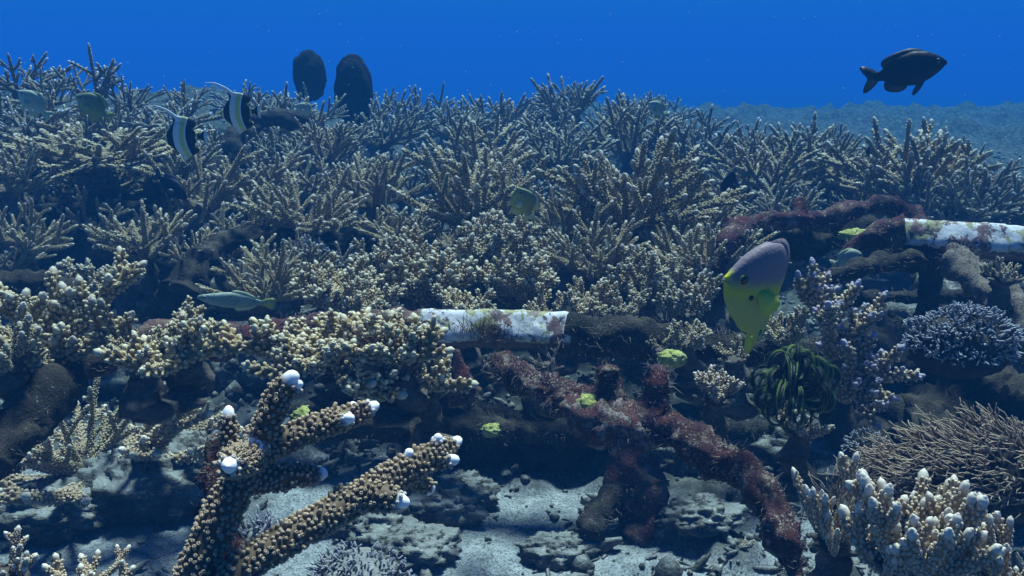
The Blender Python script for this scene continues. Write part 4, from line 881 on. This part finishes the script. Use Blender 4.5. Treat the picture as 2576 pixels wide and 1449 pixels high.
# foreground fish
def yb(n, x, z):
    f = mth(n, 'ADD', mth(n, 'MULTIPLY', z, -4.2), mth(n, 'MULTIPLY', x, .9)); f = mth(n, 'ADD', f, mth(n, 'MULTIPLY', noise(n, 9, 4), .3))
    c = ramp(n, f, [(.0, (.19, .16, .19)), (.18, (.22, .20, .18)), (.36, (.36, .35, .08)), (.55, (.46, .47, .03)), (.9, (.38, .40, .10))])
    f2 = ramp(n, x, [(.015, (1.0)), (.05, 0.0)]); return mixc(n, f2, c, (.46, .46, .03))
M['yfish'] = fish_mat('mauve_yellow_skin', yb); M['yfin'] = simple('yellow_fin', (.46, .50, .03)); M['mfin'] = simple('mauve_fin', (.16, .14, .18))
Lf = .156; pos = W(1822, 700, .93)
hd = np.array([-.84, -.46, .28]); Y0 = damsel(pos, hd, (.50, .05, .88), Lf, M['yfish'], M['yfin'], 'fish with mauve back and yellow belly hovering in front of the coral', 1.50, ring=simple('yellow_eye_ring', (.22, .22, .05)))
for o in Y0.children:
    if o.name.startswith('dorsal'): o.data.materials[0] = M['yfish']; o.scale = (1, 1, .93)
mb = MB(); tube(mb, [(.285, -.086, -.075), (.285, -.100, -.075), (.285, -.103, -.075)], [.020, .019, .01], 12); o = obj('dark_spot', mb, Y0, M['eye']); o.scale = (.8, 1, 1)
mb = MB(); tube(mb, [(.285, .086, -.075), (.285, .100, -.075), (.285, .103, -.075)], [.020, .019, .01], 12); o = obj('dark_spot', mb, Y0, M['eye']); o.scale = (.8, 1, 1)
mb = MB(); P_ = [(.035 , -.034, -.022), (.012, -.016, -.014), (-.004, 0, -.010), (.012, .016, -.014), (.035, .034, -.022)]; tube(mb, resample(P_, .006), .006, 6); obj('mouth', mb, Y0, M['mfin'])
for o in Y0.children:            # the fish is turning: its rear half bends down and away
    if o.name.split('.')[0] in ('body', 'dorsal_fin', 'anal_fin', 'tail_fin'):
        for v in o.data.vertices:
            t_ = max(0, v.co.x * o.scale.x - .22); v.co.z -= .80 * t_ * t_ / o.scale.z if o.name.startswith('tail') else .80 * t_ * t_; v.co.x -= .42 * t_ * t_; v.co.y += .25 * t_ * t_
# black fish in the open water
M['bfish'] = fish_mat('black_skin', lambda n, x, z: mixc(n, noise(n, 8, 3), (.005, .006, .010), (.012, .013, .018))); M['bfin'] = simple('black_fin', (.010, .010, .014))
damsel(W(2382, 155, 2.0), (.93, -.15, .22), (0, 0, 1), pxm(196, 2.0), M['bfish'], M['bfin'], 'black fish swimming right in the open blue water at the upper right', .90, ring=simple('grey_eye_ring', (.03, .03, .035)), pecs=False)
# pale and olive little fishes
def pl(c1, c2): return lambda n, x, z: mixc(n, ramp(n, mth(n, 'ADD', mth(n, 'MULTIPLY', z, 2.5), .5), [(.2, 0.0), (.8, 1.0)]), c1, c2)
M['pfish'] = fish_mat('pale_skin', pl((.42, .50, .42), (.30, .36, .28))); M['pfin'] = simple('pale_fin', (.38, .44, .26))
M['ofish'] = fish_mat('olive_skin', pl((.26, .32, .12), (.15, .19, .10))); M['ofin'] = simple('olive_fin', (.28, .32, .08))
damsel(W(45, 228, 2.2), (-.6, -.2, .65), (.4, 0, .8), pxm(92, 2.2), M['pfish'], M['pfin'], 'pale fish among the twigs at the upper left edge', 1.15)
damsel(W(192, 240, 2.2), (-.75, -.2, .6), (.5, 0, .8), pxm(95, 2.2), M['ofish'], M['ofin'], 'olive green fish below the left skyline corals', 1.3)
damsel(W(1302, 472, 1.7), (-.30, -.5, .85), (.8, -.2, .4), pxm(115, 1.7), M['ofish'], M['pfin'], 'olive fish rising from the staghorn bush in the middle', 1.25)
damsel(W(742, 266, 2.4), (-.7, -.2, .3), (.2, 0, .9), pxm(52, 2.4), M['pfish'], M['pfin'], 'small pale fish left of the upright coral below the black sponges', 1.2)
damsel(W(1632, 258, 2.9), (-.6, -.2, .45), (.3, 0, .9), pxm(62, 2.9), M['pfish'], M['ofin'], 'pale fish with a yellow fin on the skyline right of centre', 1.2)
damsel(W(2180, 378, 2.4), (-.5, -.7, .1), (0, 0, 1), pxm(50, 2.4), M['bfish'], M['bfin'], 'small dark fish among the corals at the right', 1.2)
damsel(W(1845, 430, 2.3), (.1, -.3, .9), (-.9, 0, .1), pxm(100, 2.3), M['bfish'], M['bfin'], 'dark slender fish hanging head up between the right corals', .8)
damsel(W(2170, 640, 1.62), (.75, .2, .2), (0, 0, 1), pxm(95, 1.62), M['pfish'], M['pfin'], 'pale bluish fish half hidden behind the right frame bar', 1.1)
damsel(W(470, 500, 2.2), (.7, -.2, -.5), (.4, 0, .8), pxm(110, 2.2), M['bfish'], M['bfin'], 'dark green fish in the shade under the left staghorn coral', .9)
# spotted slender fish
def sp(n, x, z):
    c = mixc(n, ramp(n, z, [(-.05, 0.0), (.1, 1.0)]), (.22, .30, .26), (.30, .36, .28)); t = nd(n, 'ShaderNodeTexCoord'); v = nd(n, 'ShaderNodeTexVoronoi', ins={'Scale': 34, 'Randomness': .5}); n.links.new(t.outputs['Object'], v.inputs['Vector'])
    return mixc(n, ramp(n, v.outputs['Distance'], [(.22, 1.0), (.34, 0.0)]), c, (.06, .10, .10))
M['sfish'] = fish_mat('spotted_skin', sp)
SF = thing('filefish', W(497, 752, 1.55), 'slender pale fish with dark spots swimming left over the left front bar', 'fish')
obj('body', fish_body([(0, .02), (.06, .05), (.2, .075), (.32, .10), (.5, .125), (.7, .09), (.85, .04), (.9, .035)], [(0, -.01), (.06, -.05), (.2, -.09), (.4, -.12), (.6, -.10), (.8, -.045), (.9, -.03)], [(0, .012), (.1, .035), (.3, .055), (.55, .05), (.8, .02), (.9, .01)], 44, 24), SF, M['sfish'])
obj('tail_fin', fin(curve([(.88, .035), (.95, .07), (1.05, .085), (1.08, .0), (1.05, -.085), (.95, -.06), (.88, -.03)])), SF, M['ofin'])
obj('dorsal_fin', fin(curve([(.45, .10), (.5, .155), (.65, .14), (.78, .09), (.8, .05), (.6, .09)])), SF, M['pfin']); obj('anal_fin', fin(curve([(.5, -.10), (.55, -.15), (.7, -.12), (.8, -.07), (.8, -.04), (.6, -.08)])), SF, M['pfin'])
eye(SF, .10, .034, .022, .018, simple('pale_eye_ring', (.4, .42, .4))); place(SF, W(497, 748, 1.55), (-.97, -.1, .12), (0, -.05, 1), pxm(185, 1.55))
# Moorish idol like striped fishes
def idol(n, x, z):
    z2 = mth(n, 'MULTIPLY', mth(n, 'MULTIPLY', z, z), .55); f = mth(n, 'ADD', x, mth(n, 'MULTIPLY', z2, -1.0))
    W_, K_, Y_ = (.62, .68, .66), (.008, .008, .012), (.52, .56, .16)
    return ramp(n, f, [(.0, (.35, .30, .06)), (.09, (.6, .62, .4)), (.135, K_), (.27, W_), (.40, Y_), (.50, W_), (.535, K_), (.74, (.55, .55, .12)), (.78, K_), (.92, W_)], 'CONSTANT')
M['idol'] = fish_mat('striped_skin', idol); M['idolw'] = simple('white_filament', (.62, .68, .70)); 
def idol_fish(px, py, y, L, hd, up, label):
    root = thing('striped_fish', W(px, py, y), label, 'fish')
    obj('body', fish_body([(0, .01), (.05, .03), (.10, .07), (.17, .16), (.28, .30), (.42, .36), (.56, .30), (.70, .17), (.80, .06), (.86, .05)],
                   [(0, -.015), (.05, -.03), (.10, -.08), (.18, -.18), (.3, -.30), (.45, -.38), (.58, -.34), (.70, -.19), (.80, -.06), (.86, -.05)],
                   [(0, .01), (.08, .035), (.2, .06), (.4, .06), (.65, .03), (.86, .012)], 60, 26), root, M['idol'])
    obj('dorsal_fin', fin(curve([(.30, .30), (.30, .42), (.24, .56), (.33, .50), (.45, .47), (.60, .44), (.76, .36), (.80, .26), (.66, .2), (.45, .33)])), root, M['idol'])
    obj('anal_fin', fin(curve([(.36, -.32), (.40, -.44), (.46, -.52), (.60, -.44), (.78, -.34), (.8, -.25), (.66, -.2), (.45, -.35)])), root, M['idol'])
    obj('tail_fin', fin(curve([(.84, .05), (.92, .12), (.98, .17), (.99, 0), (.98, -.17), (.92, -.12), (.84, -.05)])), root, M['idol'])
    P_ = resample([(.42, 0, .36), (.34, 0, .48), (.20, 0, .60), (.0, 0, .70), (-.22, 0, .72)], .02); mb = MB(); tube(mb, P_, np.linspace(.045, .006, len(P_)), 8); o = obj('dorsal_filament', mb, root, M['idolw']); o.scale = (1, .35, 1)
    eye(root, .15, .045, .05, .018); place(root, W(px, py, y), hd, up, L)
idol_fish(404, 348, 1.95, pxm(112, 1.95), (-.97, -.2, -.03), (.02, 0, 1), 'lower left one of the two black, white and yellow striped fish')
idol_fish(547, 285, 2.15, pxm(104, 2.15), (-.93, -.32, -.03), (.22, 0, 1), 'upper right one of the two black, white and yellow striped fish')

# drifting specks in the water
rg = np.random.default_rng(5); mb = MB(); kv, kf, _ = ktemplate(4, [(-1, .3), (0, 1.), (.8, .5)]); n_ = 420
yy = .5 + 3.5 * rg.random(n_) ** .7; xx = (rg.random(n_) * 2 - 1) * yy * .62; zz = .75 + yy * rg.uniform(-.45, .06, n_); zz = np.maximum(zz, .1); s_ = yy * rg.uniform(.0003, .0007, n_)
V = np.stack([xx, yy, zz], -1)[:, None] + kv[None] * s_[:, None, None]; mb.add(V.reshape(-1, 3), (kf[None] + (np.arange(n_) * len(kv))[:, None, None]).reshape(-1, 3))
tag(obj('drifting_particles', mb, mat=simple('particle', (.45, .5, .5), .9)), 'fine pale specks drifting in the water', 'particles', kind='stuff')

# ------------------------------------------------------------------ the water's haze
def box(name, a, b_):
    v = [(x, y, z) for x in (a[0], b_[0]) for y in (a[1], b_[1]) for z in (a[2], b_[2])]
    me = bpy.data.meshes.new(name); me.from_pydata(v, [], [(0, 1, 3, 2), (4, 6, 7, 5), (0, 4, 5, 1), (2, 3, 7, 6), (0, 2, 6, 4), (1, 5, 7, 3)]); me.update(); return me
hz = bpy.data.objects.new('haze', box('haze', (-75, -6, float(Z.min()) - 1.2), (75, 76, 2.2))); COL.objects.link(hz); tag(hz, kind='stuff')
m = bpy.data.materials.new('haze'); m.use_nodes = True; n = m.node_tree; n.nodes.clear(); o_ = n.nodes.new('ShaderNodeOutputMaterial'); pv = n.nodes.new('ShaderNodeVolumePrincipled')
pv.inputs['Color'].default_value = (.008, .056, .160, 1); pv.inputs['Absorption Color'].default_value = (.10, .49, .80, 1); pv.inputs['Density'].default_value = .225; pv.inputs['Anisotropy'].default_value = 0
n.links.new(pv.outputs[0], o_.inputs['Volume']); hz.data.materials.append(m)
